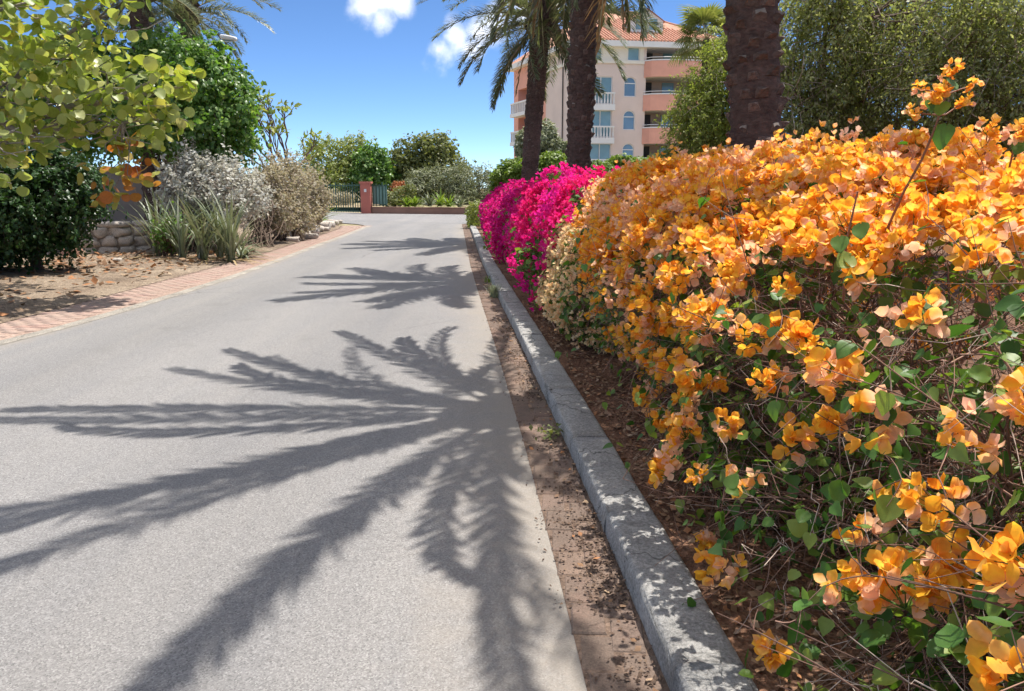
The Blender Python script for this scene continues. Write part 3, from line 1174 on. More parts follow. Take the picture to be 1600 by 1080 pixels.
# ------------------------------------------------------------------ palms
def frond_mesh(e0, e1, Lf=3.5, nl=62, mat='frond', twist=0.0, sweep=1.08, ragged=0.0, wide=1.0):
    """rachis in the xz plane from the origin, leaflets hanging in a loose V"""
    n = 22
    t = np.linspace(0, 1, n)
    ang = np.radians(e0 + (e1 - e0) * t ** 1.25)
    dx = np.cos(ang) * Lf / (n - 1)
    dz = np.sin(ang) * Lf / (n - 1)
    P = np.column_stack((np.cumsum(dx) - dx[0], np.zeros(n), np.cumsum(dz) - dz[0]))
    P[:, 1] += np.sin(t * 2.2) * twist
    V1, F1 = tubes([P], [np.interp(t, [0, .1, 1], [0.045, .025, .005])], 4)
    # leaflets
    tl = np.linspace(0.13, 1.0, nl)
    pos = np.column_stack([np.interp(tl, t, P[:, i]) for i in range(3)])
    a = np.interp(tl, t, ang)
    tang = np.column_stack((np.cos(a), np.zeros(nl), np.sin(a)))
    up = np.column_stack((-np.sin(a), np.zeros(nl), np.cos(a)))
    Ls = Lf * np.interp(tl, [.1, .3, .65, .9, 1], [.09, .135, .125, .09, .055]) * wide
    VV, FF, o = [], [], 0
    for s in (-1, 1):
        for i in range(nl):
            if random.random() < ragged:
                continue
            sw = sweep + random.gauss(0, .12)
            d = tang[i] * math.sin(sw) + np.array((0, s, 0)) * math.cos(sw) + up[i] * random.uniform(.1, .85)
            d /= np.linalg.norm(d)
            ln = Ls[i] * random.uniform(.85, 1.12)
            p0 = pos[i] + np.array((0, s * .012, 0))
            p1 = p0 + d * ln * .5
            p2 = p0 + d * ln + np.array((0, 0, -.22 * ln))
            wv = np.cross(d, np.array((0, 0, 1.0)))
            wv = wv / (np.linalg.norm(wv) + 1e-6) * .021
            VV += [p0 - wv * .6, p0 + wv * .6, p1 + wv, p1 - wv, p2]
            FF += [(o, o + 1, o + 2), (o, o + 2, o + 3), (o + 3, o + 2, o + 4)]
            o += 5
    V2, F2 = np.array(VV), np.array(FF)
    F1t = np.concatenate((F1[:, [0, 1, 2]], F1[:, [0, 2, 3]]))
    V, F = cat((V1, F1t), (V2, F2))
    mi = np.concatenate((np.zeros(len(F1t)), np.ones(len(F2))))
    return make_mesh('frond', V, F, [M['rachis'], M[mat]], False, mi)


FSPEC = [(78, 45, 3.1, 0), (60, 0, 3.5, 0), (52, -6, 3.6, .12), (40, -16, 3.7, 0), (34, -24, 3.7, -.15), (24, -36, 3.65, 0), (16, -44, 3.5, .15), (6, -58, 3.3, 0),
         (-6, -70, 3.2, -.1), (-26, -80, 3.0, 0), (-40, -84, 2.8, .1)]
SLIM = [frond_mesh(a, b, l, nl=50, twist=t, wide=.66) for a, b, l, t in FSPEC[:9]]
FULL = [frond_mesh(a, b, l, nl=84, twist=t, sweep=.92, wide=1.3) for a, b, l, t in FSPEC]
DEADF = [frond_mesh(-50, -84, 2.4, 40, 'dead_frond', .1, 1.2, .35)]


def stub_mesh(wd, h, d, end=False):
    j = lambda a: random.gauss(0, a)
    V = [(-wd / 2, -.03, 0), (wd / 2, -.03, 0), (wd * .42, -.03, h), (-wd * .42, -.03, h),
         (-wd * .40, d * .25, h * .05 + j(.004)), (wd * .40, d * .25, h * .05 + j(.004)),
         (-wd * .30 + j(.008), d + j(.006), h * .78 + j(.006)), (0, d * 1.25 + j(.006), h * .9 + j(.008)), (wd * .30 + j(.008), d + j(.006), h * .78 + j(.006)),
         (-wd * .26, d * .6, h * 1.05 + j(.006)), (wd * .26, d * .6, h * 1.05 + j(.006)), (0, d * .5, h * .45)]
    F = [(0, 1, 5, 4), (4, 5, 8, 7, 6), (6, 7, 8, 10, 9), (9, 10, 2, 3), (0, 4, 6, 9, 3), (1, 2, 10, 8, 5)]
    V = V[:11]
    return make_mesh('leaf_base', V, F, [M['palm_stub'], M['palm_stub_end']], False, [0, 0, 1 if end else 0, 0, 0, 0])


def palm(label, base, top, r0, r1, rows, per, stub, nfr, spin, keep=None, scale=1.0, bulb=True, group='date palms behind the hedge', rm=None, dead=2, bark='palm_bark', end=5, FRONDS=None):
    FRONDS = FRONDS or FULL
    base, top = np.array(base, float), np.array(top, float)
    t_ = thing('date_palm', label, 'palm tree', base, group)
    nz = 70
    Pts, rad = [], []
    hgt = top[2] - base[2]
    axis = lambda q: base + (top - base) * np.array((q ** 1.15, q ** 1.15, q))
    V, F = [], []
    sd = 20
    for i in range(nz + 1):
        q = i / nz
        c = axis(q)
        r = r0 * (1 - q) + r1 * q if rm is None else np.interp(q, [0, .5, 1], [r0, rm, r1])
        for k in range(sd):
            a = k / sd * 2 * math.pi
            rr = r * (1 + .05 * math.sin(q * rows * 2 * math.pi + a) + random.gauss(0, .022))
            V.append((c[0] + rr * math.cos(a), c[1] + rr * math.sin(a), c[2]))
    for i in range(nz):
        for k in range(sd):
            k2 = (k + 1) % sd
            F.append((i * sd + k, i * sd + k2, (i + 1) * sd + k2, (i + 1) * sd + k))
    tr = part('trunk', t_, V, F, M[bark], True)
    wd, h, d = stub
    sm = [stub_mesh(wd * random.uniform(.85, 1.15), h * random.uniform(.8, 1.2), d * random.uniform(.6, 1.3), k % end == 0) for k in range(8)]
    cnt = 0
    for i in range(rows):
        for k in range(per):
            if cnt >= 300:
                break
            q = (i + .5 + random.uniform(-.18, .18) + k / per * .9) / (rows + 1)
            c = axis(q)
            a = (k + i * .5) / per * 2 * math.pi + random.uniform(-.12, .12)
            r = np.interp(q, [0, .5, 1], [r0, rm if rm else (r0 + r1) / 2, r1])
            if random.random() < .07:
                continue
            yv = np.array((math.cos(a), math.sin(a), 0))
            xv = np.array((math.sin(a), -math.cos(a), 0))
            R = np.column_stack((xv, yv, (0, 0, 1.0)))
            ti = random.gauss(0, .12)
            R = R @ np.array(((math.cos(ti), 0, math.sin(ti)), (0, 1, 0), (-math.sin(ti), 0, math.cos(ti))))
            link('leaf_base', random.choice(sm), t_, c + yv * r * .97, R, random.uniform(.75, 1.2))
            cnt += 1
    # crown bulb of cut boots
    if bulb:
        PP, RR = [], []
        for k in range(70):
            a = k * 2.39996
            q = k / 70
            c = top + np.array((0, 0, -.55 + q * .75))
            d0 = np.array((math.cos(a), math.sin(a), .55 + q * .8))
            d0 /= np.linalg.norm(d0)
            PP.append(np.array([c + d0 * r1 * .5, c + d0 * (r1 * 1.35), c + d0 * (r1 * 1.35 + .16 + .1 * random.random())]))
            RR.append(np.array([.07, .06, .05]))
        V, F = tubes(PP, RR, 5)
        part('crown_boots', t_, V, F, M['palm_stub'])
    for k in range(nfr):
        q = (k + .5) / nfr
        v = int(min(len(FRONDS) - 1, q ** 0.92 * len(FRONDS) + random.uniform(-.4, .4)))
        v = max(0, v)
        a = k * 2.39996 + spin + random.gauss(0, .1)
        ca, sa = math.cos(a), math.sin(a)
        R = np.array(((ca, -sa, 0), (sa, ca, 0), (0, 0, 1.0)))
        ro = random.gauss(0, .25)
        R = R @ np.array(((1, 0, 0), (0, math.cos(ro), -math.sin(ro)), (0, math.sin(ro), math.cos(ro))))
        p = top + np.array((ca * r1 * .6, sa * r1 * .6, .28 - q * .55))
        link('frond', FRONDS[v], t_, p, R, scale * random.uniform(.88, 1.08))
    for k in range(dead):
        a = spin + 1.0 + k * 2.5
        R = np.array(((math.cos(a), -math.sin(a), 0), (math.sin(a), math.cos(a), 0), (0, 0, 1.0)))
        fr = link('frond', DEADF[0], t_, top + np.array((math.cos(a) * r1, math.sin(a) * r1, -.4)), R, random.uniform(.8, 1.0) * scale)
        fr['label'] = 'dry brown hanging frond'
    return t_


n0 = at(1176, 225, 6.6)
n1 = at(1168, 0, 6.62)
dirx = (n1[0] - n0[0]) / (n1[2] - n0[2])
palm('nearest thick date palm trunk rising out of the orange hedge', (n0[0] - dirx * n0[2], 6.6, 0.05), (n0[0] + dirx * (5.4 - n0[2]), 6.6, 5.4), 0.20, 0.21, 36, 8, (.12, .07, .045), 38, 1.35, scale=1.02, end=3, FRONDS=SLIM)
m0, m1 = at(904, 270, 14.4), at(914, 0, 14.4)
dirx = (m1[0] - m0[0]) / (m1[2] - m0[2])
palm('middle date palm with scaly trunk in front of the pink facade', (m0[0] - dirx * m0[2], 14.4, 0.05), (m0[0] + dirx * (6.35 - m0[2]), 14.4, 6.35), 0.16, 0.215, 42, 7, (.135, .085, .045), 38, 1.7, rm=.235, dead=3, scale=.84)
f0, f1 = at(828, 285, 22.8), at(846, 30, 22.8)
palm('farthest slim date palm with its whole crown against the sky', (f0[0] - (f1[0] - f0[0]) / (f1[2] - f0[2]) * f0[2], 22.8, 0.05), (f1[0], 22.8, f1[2]), 0.215, 0.27, 42, 7, (.16, .10, .025), 52, 2.9, scale=.88, dead=2)
g1 = at(292, 18, 27)
palm('date palm top showing above the green tree on the left', (g1[0] - .1, 27, 0.05), g1, 0.26, 0.25, 30, 7, (.16, .10, .03), 34, .9, scale=.78, group='date palms on the left', dead=1)
g2 = at(215, -25, 21)
palm('date palm behind the round-leaved tree, mostly hidden by leaves', (g2[0] - .1, 21, 0.05), g2, 0.26, 0.25, 30, 7, (.16, .10, .03), 34, 2.2, scale=.8, group='date palms on the left', dead=1)


# ------------------------------------------------------------------ bougainvillea
def bract_template(cup=0.22, wid=0.42):
    V = [(0, 0, 0), (-wid * .75, .3, cup * .25), (0, .28, -.02), (wid * .75, .3, cup * .25),
         (-wid, .64, cup), (0, .62, .03), (wid, .64, cup), (0, 1.0, cup * .8)]
    F = [(0, 2, 1), (0, 3, 2), (1, 2, 5), (1, 5, 4), (2, 3, 6), (2, 6, 5), (4, 5, 7), (5, 6, 7)]
    return np.array(V), np.array(F)


BR_V, BR_F = bract_template()
BRS_V = np.array([(0, 0, 0), (-.42, .55, .12), (0, .5, -.02), (.42, .55, .12), (0, 1, .1)])
BRS_F = np.array([(0, 2, 1), (0, 3, 2), (1, 2, 4), (2, 3, 4)])


def petal(rng_):
    t = np.array([.10, .32, .58, .82])
    wd = np.array([.14, .36, .43, .29]) * rng_.uniform(.9, 1.12)
    V = [(0, 0, 0)]
    for a, b in zip(t, wd):
        e = .22 * a + rng_.normal(0, .05, 2)
        V += [(-b, a + rng_.normal(0, .02), e[0]), (0, a, .02 * a - .03), (b, a + rng_.normal(0, .02), e[1])]
    V.append((0, 1.0, .16 + rng_.normal(0, .05)))
    F = [(0, 2, 1), (0, 3, 2)]
    for r in range(3):
        o = 1 + r * 3
        for c in (0, 1):
            F += [(o + c, o + c + 1, o + c + 4), (o + c, o + c + 4, o + c + 3)]
    F += [(10, 11, 13), (11, 12, 13)]
    return np.array(V), np.array(F)


def heart_leaf(rng_):
    rows, V, F = 8, [], []
    cur, fold = rng_.uniform(-.25, .35), rng_.uniform(.05, .35)
    for r in range(rows + 1):
        t = r / rows
        wd = .47 * (math.sin(math.pi * min(1, t ** .62 * .98 + .02)) ** .75) + .002
        for c in (-1, -.5, 0, .5, 1):
            back = -.10 * (abs(c) ** 1.5) * max(0, 1 - t * 3)
            V.append((c * wd, t + back, fold * abs(c) * wd * .8 - cur * t * t + .03 * math.sin(t * 9 + c * 3) * abs(c)))
    for r in range(rows):
        for c in range(4):
            a = r * 5 + c
            F += [(a, a + 1, a + 6), (a, a + 6, a + 5)]
    return np.array(V), np.array(F)


def bracts(P, axis, size, tv=BR_V, tf=BR_F):
    """three bracts round each flower axis"""
    k = len(P)
    axis = axis / np.linalg.norm(axis, axis=1, keepdims=True)
    F0 = frames(axis)
    out = []
    for j in range(3):
        a = j * 2 * math.pi / 3 + rng.normal(0, .15, k)
        tilt = np.radians(rng.uniform(28, 68, k))
        rad = F0[:, :, 0] * np.cos(a)[:, None] + F0[:, :, 1] * np.sin(a)[:, None]
        y = axis * np.cos(tilt)[:, None] + rad * np.sin(tilt)[:, None]
        z = axis * np.sin(tilt)[:, None] - rad * np.cos(tilt)[:, None]
        z = z + rng.normal(0, .18, z.shape)
        out.append(scatter(tv, tf, P, frames(z, y), size * rng.uniform(.8, 1.2, k)))
    return cat(*out)


def cluster_pts(centres, normals, nmin, nmax, rad, hang=0.0):
    P, A = [], []
    for c, n in zip(centres, normals):
        k = random.randint(nmin, nmax)
        d = rng.normal(0, 1, (k, 3))
        d /= np.linalg.norm(d, axis=1, keepdims=True)
        r = rad * random.uniform(.7, 1.3)
        p = c + d * r * rng.uniform(.4, 1, (k, 1)) * np.array((1, 1, 1 + hang))
        P.append(p)
        A.append(d * .8 + n * .7 + rng.normal(0, .3, (k, 3)) + np.array((0, 0, .25)))
    return np.concatenate(P), np.concatenate(A)


def in_view(P, margin=40):
    x, y, z = P[:, 0], P[:, 1], P[:, 2] - EYE
    cp, sp = math.cos(PITCH), math.sin(PITCH)
    f = y * cp - z * sp
    u = y * sp + z * cp
    px = 800 + FPX * x / np.maximum(f, .01)
    py = 540 - FPX * u / np.maximum(f, .01)
    return (f > .3) & (px > -margin) & (px < 1600 + margin) & (py > -margin) & (py < 1080 + margin)


def short_twigs(P, Nn, lmin, lmax, r, mats, parent, name='twigs', down=0.0):
    k = len(P)
    d = Nn * .7 + rng.normal(0, .75, (k, 3)) + np.array((0, 0, -down))
    d /= np.linalg.norm(d, axis=1, keepdims=True)
    ln = rng.uniform(lmin, lmax, k)
    pol = []
    for i in range(k):
        b = rng.normal(0, .13 * ln[i], (2, 3))
        pol.append(np.array([P[i] - d[i] * ln[i] * .5, P[i] - d[i] * ln[i] * .16 + b[0], P[i] + d[i] * ln[i] * .18 + b[1], P[i] + d[i] * ln[i] * .5 + b[0] - b[1] * .5]))
    V, F = tubes(pol, [np.array((r, r * .85, r * .7, r * .4)) * random.uniform(.6, 1.6) for _ in range(k)], 3)
    return part(name, parent, V, F, mats, kind='stuff')


def shade_z(P):
    return P[:, 2]


# --- the long orange hedge
hedge = thing('bougainvillea_hedge', 'long orange and peach flowering hedge along the kerb on the right', 'hedge', (1.6, 4.0, 0.08))
blobs = []
for y in np.arange(0.5, 6.35, .40):
    x0 = float(xk(y))
    blobs.append(((x0 + 1.26 + random.uniform(-.10, .10), y, .86 if y < 3.2 else .88), (.88 + random.uniform(-.08, .08), .5, (.65 if y < 3.2 else .80) + random.uniform(-.06, .05))))
    blobs.append(((x0 + 1.5 + random.uniform(-.15, .2), y + .2, 1.33 + random.uniform(-.07, .07) - (.23 if y < 3.4 else .06 if y < 4.4 else 0)), (.78, .42, .43 + random.uniform(-.05, .06))))
    if random.random() < .85:
        blobs.append(((x0 + .60 + random.uniform(-.06, .14), y + random.uniform(-.2, .2), random.uniform(.5, 1.15)), (.28, .3, .26)))
    if y < 4.3:
        blobs.append(((x0 + (.80 if y < 3.0 else .93) + random.uniform(-.06, .1), y + random.uniform(-.1, .1), .44), (.66, .42, .43)))
for y in np.arange(5.9, 7.1, .35):
    blobs.append(((float(xk(y)) + .98 + random.uniform(-.05, .05), y, 1.22), (.52, .4, .46)))
# stems from the ground
st_p, st_r = [], []
for k in range(330):
    y = random.uniform(.6, 6.4)
    b = np.array((float(xk(y)) + random.uniform(.9, 1.9), y, .04))
    bl = blobs[random.randrange(len(blobs))]
    bl = random.choice([q for q in blobs if abs(q[0][1] - y) < .6])
    d = rng.normal(0, 1, 3)
    d /= np.linalg.norm(d)
    d[2] = abs(d[2]) * .8 if k % 3 else d[2] * .7
    d[0] = -abs(d[0]) if k % 2 else d[0]
    e = np.array(bl[0]) + d * np.array(bl[1]) * random.uniform(.7, 1.0)
    st_p.append(wiggle(b, e, 7, .07, .03))
    r = random.uniform(.005, .017)
    st_r.append(np.linspace(r, .0025, 7))
V, F = tubes(st_p, st_r, 5)
part('stems', hedge, V, F, M['twig'], True, kind='stuff')
tw_p, tw_r, lf_p, lf_d = [], [], [], []
HC = lambda p: np.array((float(xk(p[1])) + 1.35, p[1], .75))
for st, sr in zip(st_p, st_r):
    for q in range(12):
        k = random.randint(1, 5)
        f = random.random()
        a = st[k] * (1 - f) + st[k + 1] * f
        out = a - HC(a)
        out /= np.linalg.norm(out) + .15
        d = out * .7 + rng.normal(0, .6, 3) + np.array((-.2, 0, .12))
        d /= np.linalg.norm(d)
        ln = random.uniform(.16, .46)
        bend = rng.normal(0, .16, 3) + np.array((0, 0, -.12))
        T = np.linspace(0, 1, 5)[:, None]
        tw = a + d * T * ln + bend * T ** 2 * ln
        tw_p.append(tw)
        tw_r.append(np.linspace(min(sr[k], .0034), .0014, 5))
        for u_ in range(3):
            b = tw[random.randint(1, 4)]
            d2 = d * .5 + rng.normal(0, .7, 3)
            d2 /= np.linalg.norm(d2)
            l2 = random.uniform(.06, .22)
            T4 = np.linspace(0, 1, 4)[:, None]
            s2_ = b + d2 * T4 * l2 + rng.normal(0, .2, 3) * T4 ** 2 * l2
            tw_p.append(s2_)
            tw_r.append(np.linspace(.0018, .0009, 4))
            for v_ in (2, 3, 3):
                lf_p.append(s2_[v_])
                lf_d.append(d2 + out * .4)
V, F = tubes(tw_p, tw_r, 3)
part('twigs', hedge, V, F, M['twig'], kind='stuff')
P, Nn = sample_blobs(blobs, 2200, .7, 1.0, .6, .6)
keep = P[:, 2] < 1.25
short_twigs(P[keep], Nn[keep], .10, .28, .0014, M['pale_twig'], hedge, 'dry_twigs')

# leaves: the nearest ones are pieces of their own
P, Nn = sample_blobs(blobs, 13000, .62, 1.05, .6, .7)
lf_p, lf_d = np.array(lf_p), np.array(lf_d)
kp = rng.random(len(lf_p)) < .55
P, Nn = np.concatenate((P, lf_p[kp])), np.concatenate((Nn, lf_d[kp] / np.linalg.norm(lf_d[kp], axis=1, keepdims=True)))
front = (P[:, 0] < xk(P[:, 1]) + 1.5)
clump = np.sin(P[:, 1] * 5.3 + P[:, 2] * 7.1) * np.sin(P[:, 2] * 5.7 - P[:, 1] * 3.1 + P[:, 0] * 4)
pr = np.where(P[:, 2] > 1.3, .35, np.where(clump > -.05, .70, .22))
keep = rng.random(len(P)) < pr
P, Nn = P[keep], Nn[keep]
dist = np.linalg.norm(P - np.array((0, 0, EYE)), axis=1)
vis = in_view(P, 10) & (np.sum(Nn * (np.array((0, 0, EYE)) - P), axis=1) > 0)
score = np.where(vis & (rng.random(len(P)) < .8), dist, 99)
# keep only outer ones for single leaves
order = np.argsort(score)[:300]
sel = np.zeros(len(P), bool)
sel[order] = True
nrm = Nn + rng.normal(0, .5, P.shape) + np.array((0, 0, .55))
al = Nn * .5 + rng.normal(0, .5, P.shape) + np.array((0, 0, -.6))
Rm = frames(nrm, al)
sz = .047 * rng.uniform(.6, 1.3, len(P))
hv = []
for k in range(7):
    hv.append(make_mesh('leaf', *heart_leaf(rng), M['boug_leaf'], True))
for i in np.where(sel)[0]:
    link('leaf', hv[i % 7], hedge, P[i], Rm[i], float(sz[i]))
V, F = scatter(HEART_V, HEART_F, P[~sel], Rm[~sel], sz[~sel])
part('foliage', hedge, V, F, M['boug_leaf'], True, kind='stuff')

# flower clusters
cP, cN = sample_blobs(blobs, 6400, .95, 1.05, .9, 1.0)
z, yy = cP[:, 2], cP[:, 1]
zth = np.interp(yy, [2.5, 4.5, 5.8, 6.5], [1.26, 1.12, .9, .8]) + .09 * np.sin(yy * 4.1) + .06 * np.sin(yy * 11 + 1)
pr = np.clip((z - zth) / .2, 0, 1) * .68
pr = np.maximum(pr, np.where(z > .3, .055 + .05 * (yy > 3.0) + .07 * (z > .8), .025))
keep = rng.random(len(cP)) < pr
cP, cN = cP[keep], cN[keep]
vis = in_view(cP, 20) & (np.sum(cN * (np.array((0, 0, EYE)) - cP), axis=1) > -.15)
dist = np.where(vis, np.linalg.norm(cP - np.array((0, 0, EYE)), axis=1), 99)
order = np.argsort(dist)[:285]
sel = np.zeros(len(cP), bool)
sel[order] = True
CL = []
for k in range(9):
    p, a = cluster_pts([np.zeros(3)], [np.array((0, 0, 1.0))], 10, 17, .052)
    V, F = bracts(p, a, .038, *petal(rng))
    sv, sf = tubes([wiggle((0, 0, -.03), q + (0, 0, .002), 4, .05) for q in p], [np.array((.0016, .0013, .0011, .001))] * len(p), 3)
    sf = np.concatenate((sf[:, [0, 1, 2]], sf[:, [0, 2, 3]]))
    nf = len(F)
    V, F = cat((V, F), (sv, sf))
    CL.append(make_mesh('flower_cluster', V, F, [M['orange_bract'], M['boug_leaf']], True, np.concatenate((np.zeros(nf), np.ones(len(sf))))))
CR = frames(cN + np.array((0, 0, .4)))
for i in np.where(sel)[0]:
    link('flower_cluster', CL[i % 9], hedge, cP[i], CR[i], random.uniform(.8, 1.2))
p, a = cluster_pts(cP[~sel], cN[~sel], 7, 13, .06, .2)
p2, a2 = cluster_pts(cP[(~sel) & (cP[:, 1] > 4.6) & (cP[:, 2] > .8)], cN[(~sel) & (cP[:, 1] > 4.6) & (cP[:, 2] > .8)], 3, 6, .1, .3)
p, a = np.concatenate((p, p2)), np.concatenate((a, a2))
V, F = bracts(p, a, .036)
part('flowers', hedge, V, F, M['orange_bract'], True, kind='stuff')
print('hedge clusters', len(cP), 'flowers', len(p))

# the tall sprig standing above the hedge
def sprig(px_path, Y, flowers, leaves, r=.005):
    pts = np.array([at(x, y, Y + dy) for x, y, dy in px_path])
    V, F = tubes([pts], [np.linspace(r, r * .5, len(pts))], 6)
    part('sprig', hedge, V, F, M['stem_red'], True)
    for x, y, dy, s in flowers:
        c = at(x, y, Y + dy)
        j = pts[np.argmin(np.linalg.norm(pts - c, axis=1) + np.where(pts[:, 2] > c[2], .5, 0))]
        V, F = tubes([wiggle(j, c, 4, .05)], [np.array((.0028, .0025, .002, .0015))], 5)
        part('sprig', hedge, V, F, M['stem_red'], True)
        link('flower_cluster', random.choice(CL), hedge, c, frames(np.array([(random.gauss(0, .4), -.3, 1.0)]))[0], s)
    for x, y, dy, s in leaves:
        c = at(x, y, Y + dy)
        link('leaf', random.choice(hv), hedge, c, frames(np.array([(random.gauss(0, .5), -.8, .5)]), np.array([(random.gauss(0, .6), 0, -.8)]))[0], s)


sprig([(1385, 360, .25), (1412, 300, .15), (1440, 250, .06), (1455, 215, 0), (1468, 180, 0), (1478, 148, .0), (1486, 118, .0)], 2.35,
      [(1421, 178, .0, .5), (1440, 140, .02, .4), (1466, 152, -.02, .62), (1492, 108, .0, .5), (1511, 162, .02, .5), (1520, 136, .03, .4), (1478, 128, .0, .35)],
      [(1479, 196, -.01, .07), (1474, 160, -.02, .05), (1484, 124, -.02, .045), (1448, 158, -.02, .04)])
sprig([(1530, 290, .2), (1538, 250, .1), (1543, 205, 0)], 3.2, [(1541, 225, 0, .75), (1545, 203, 0, .7)], [])
sprig([(1570, 290, .2), (1580, 250, .1), (1588, 205, 0)], 3.0, [(1588, 206, 0, .75)], [(1597, 222, 0, .06)])
sprig([(1318, 470, .1), (1322, 380, .03), (1340, 300, 0)], 2.5, [], [(1330, 400, -.03, .07), (1312, 370, -.02, .06), (1345, 350, -.02, .06)])


# --- smaller bougainvilleas further along
def bougainvillea(label, blobs, bract, nclus, nleaf, size, rad, zfun, leafmat='boug_leaf', group=None, small=True, ntw=1500):
    base = (float(np.mean([b[0][0] for b in blobs])), float(np.mean([b[0][1] for b in blobs])), .06)
    t = thing('bougainvillea_shrub', label, 'shrub', base, group)
    pol, rr = [], []
    for k in range(60):
        bl = random.choice(blobs)
        d = rng.normal(0, 1, 3)
        d /= np.linalg.norm(d)
        pol.append(wiggle((bl[0][0] + random.gauss(0, .15), bl[0][1] + random.gauss(0, .2), .05), np.array(bl[0]) + d * np.array(bl[1]) * .9, 6, .06))
        rr.append(np.linspace(.011, .003, 6))
    V, F = tubes(pol, rr, 4)
    part('stems', t, V, F, M['twig'], True, kind='stuff')
    P, Nn = sample_blobs(blobs, ntw, .5, 1, .55)
    short_twigs(P, Nn, .1, .34, .003, M['twig'], t)
    P, Nn = sample_blobs(blobs, nleaf, .6, 1.03, .6)
    V, F = scatter_leaves(P, Nn, .06, HEART_V, HEART_F, .5, .5, .5)
    part('foliage', t, V, F, M[leafmat], True, kind='stuff')
    P, Nn = sample_blobs(blobs, nclus * 2, .92, 1.06, .88)
    keep = rng.random(len(P)) < zfun(P)
    P, Nn = P[keep], Nn[keep]
    p, a = cluster_pts(P, Nn, 7, 12, rad, .3)
    V, F = bracts(p, a, size, BRS_V, BRS_F)
    part('flowers', t, V, F, M[bract], True, kind='stuff')
    return t


def lump_up(bl):
    out = list(bl)
    for c, r in bl:
        for q in range(4):
            d = rng.normal(0, 1, 3)
            d[0] -= .6
            d /= np.linalg.norm(d)
            s_ = random.uniform(.2, .38)
            out.append((np.array(c) + d * np.array(r) * random.uniform(.85, 1.05), np.array((s_, s_ * 1.1, s_ * .9)) * .75))
    return out


B = []
for y in np.arange(6.9, 8.5, .4):
    B.append(((float(xk(y)) + .80 + random.uniform(-.05, .05), y, .52), (.5, .4, .5 + random.uniform(-.06, .06))))
for y in np.arange(7.2, 8.6, .45):
    B.append(((float(xk(y)) + .92, y, .92), (.5, .4, .36)))
bougainvillea('cream and pale peach flowering shrub between magenta and orange ones', B, 'cream_bract', 430, 3600, .04, .06,
              lambda P: np.where(P[:, 0] < xk(P[:, 1]) + .9, .6, .35))
B = []
for y in np.arange(8.7, 13.6, .5):
    B.append(((float(xk(y)) + 1.02 + random.uniform(-.1, .1), y, .82 + random.uniform(-.05, .05)), (.62 + random.uniform(-.08, .06), .6, .80 + random.uniform(-.08, .08))))
    if random.random() < .7:
        B.append(((float(xk(y)) + .62, y + .2, random.uniform(.5, 1.0)), (.32, .4, .38)))
bougainvillea('bright magenta flowering shrub beside the cream one', lump_up(B), 'magenta_bract', 1450, 7500, .048, .075,
              lambda P: np.clip(.12 + .75 * (P[:, 2] - .5) + .45 * np.sin(P[:, 1] * 3.3 + P[:, 2] * 3) * np.sin(P[:, 2] * 5 + P[:, 0] * 4), .05, .92), group='magenta shrubs')
B = []
for y in np.arange(14.4, 22.5, .8):
    B.append(((float(xk(y)) + 1.0 + random.uniform(-.1, .1), y, .74 + random.uniform(-.06, .06)), (.82 + random.uniform(-.1, .06), .8, .74 + random.uniform(-.07, .05))))
bougainvillea('farther, darker magenta flowering shrub at the end of the kerb', lump_up(B), 'purple_bract', 1500, 6000, .056, .09,
              lambda P: np.clip(.2 + .6 * (P[:, 2] - .5) + .45 * np.sin(P[:, 1] * 2.1 + P[:, 2] * 4), .06, .92), group='magenta shrubs')


# ------------------------------------------------------------------ trees and shrubs
LM = {}
LM['seagrape'] = leaf_mat('seagrape_leaf', [(0.22, 0.29, 0.05), (0.30, 0.36, 0.07), (0.38, 0.40, 0.09), (0.19, 0.26, 0.045), (0.55, 0.55, 0.26), (0.27, 0.34, 0.07), (0.50, 0.42, 0.12), (0.38, 0.43, 0.16)], .45, (1.2, 1.25, .5), .4, .5)
LM['seagrape_red'] = leaf_mat('seagrape_red', [(0.40, 0.14, 0.03), (0.42, 0.24, 0.05), (0.28, 0.31, 0.05), (0.36, 0.10, 0.03), (0.36, 0.38, 0.08), (0.24, 0.28, 0.05), (0.38, 0.30, 0.07)], .42, (1.2, 1.0, .5), .5, .4)
LM['bright'] = leaf_mat('bright_leaf', [(0.085, 0.18, 0.03), (0.125, 0.24, 0.05), (0.18, 0.30, 0.075), (0.105, 0.20, 0.05), (0.24, 0.34, 0.11)], .45, (1.2, 1.3, .5), .38, .5)
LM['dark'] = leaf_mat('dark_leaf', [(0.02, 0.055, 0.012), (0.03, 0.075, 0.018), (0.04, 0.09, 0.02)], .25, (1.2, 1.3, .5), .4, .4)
LM['silver'] = leaf_mat('silver_leaf', [(0.52, 0.51, 0.46), (0.60, 0.59, 0.54), (0.42, 0.42, 0.36), (0.54, 0.50, 0.41)], .35, (1, 1, .9), .6, .3)
LM['tan'] = leaf_mat('tan_leaf', [(0.42, 0.34, 0.23), (0.48, 0.41, 0.30), (0.34, 0.29, 0.17), (0.38, 0.35, 0.20), (0.52, 0.48, 0.40)], .35, (1, 1, .8), .65, .2)
LM['olive'] = leaf_mat('olive_leaf', [(0.14, 0.165, 0.055), (0.19, 0.21, 0.075), (0.23, 0.24, 0.10), (0.15, 0.18, 0.07)], .42, (1.2, 1.2, .5), .5, .3)
LM['yellowgreen'] = leaf_mat('yellowgreen_leaf', [(0.22, 0.27, 0.06), (0.28, 0.32, 0.08), (0.17, 0.22, 0.06), (0.32, 0.34, 0.12)], .42, (1.2, 1.2, .5), .45, .35)
LM['greygreen'] = leaf_mat('greygreen_leaf', [(0.18, 0.20, 0.10), (0.24, 0.26, 0.15), (0.14, 0.165, 0.08), (0.29, 0.30, 0.20)], .3, (1.1, 1.1, .7), .5, .3)
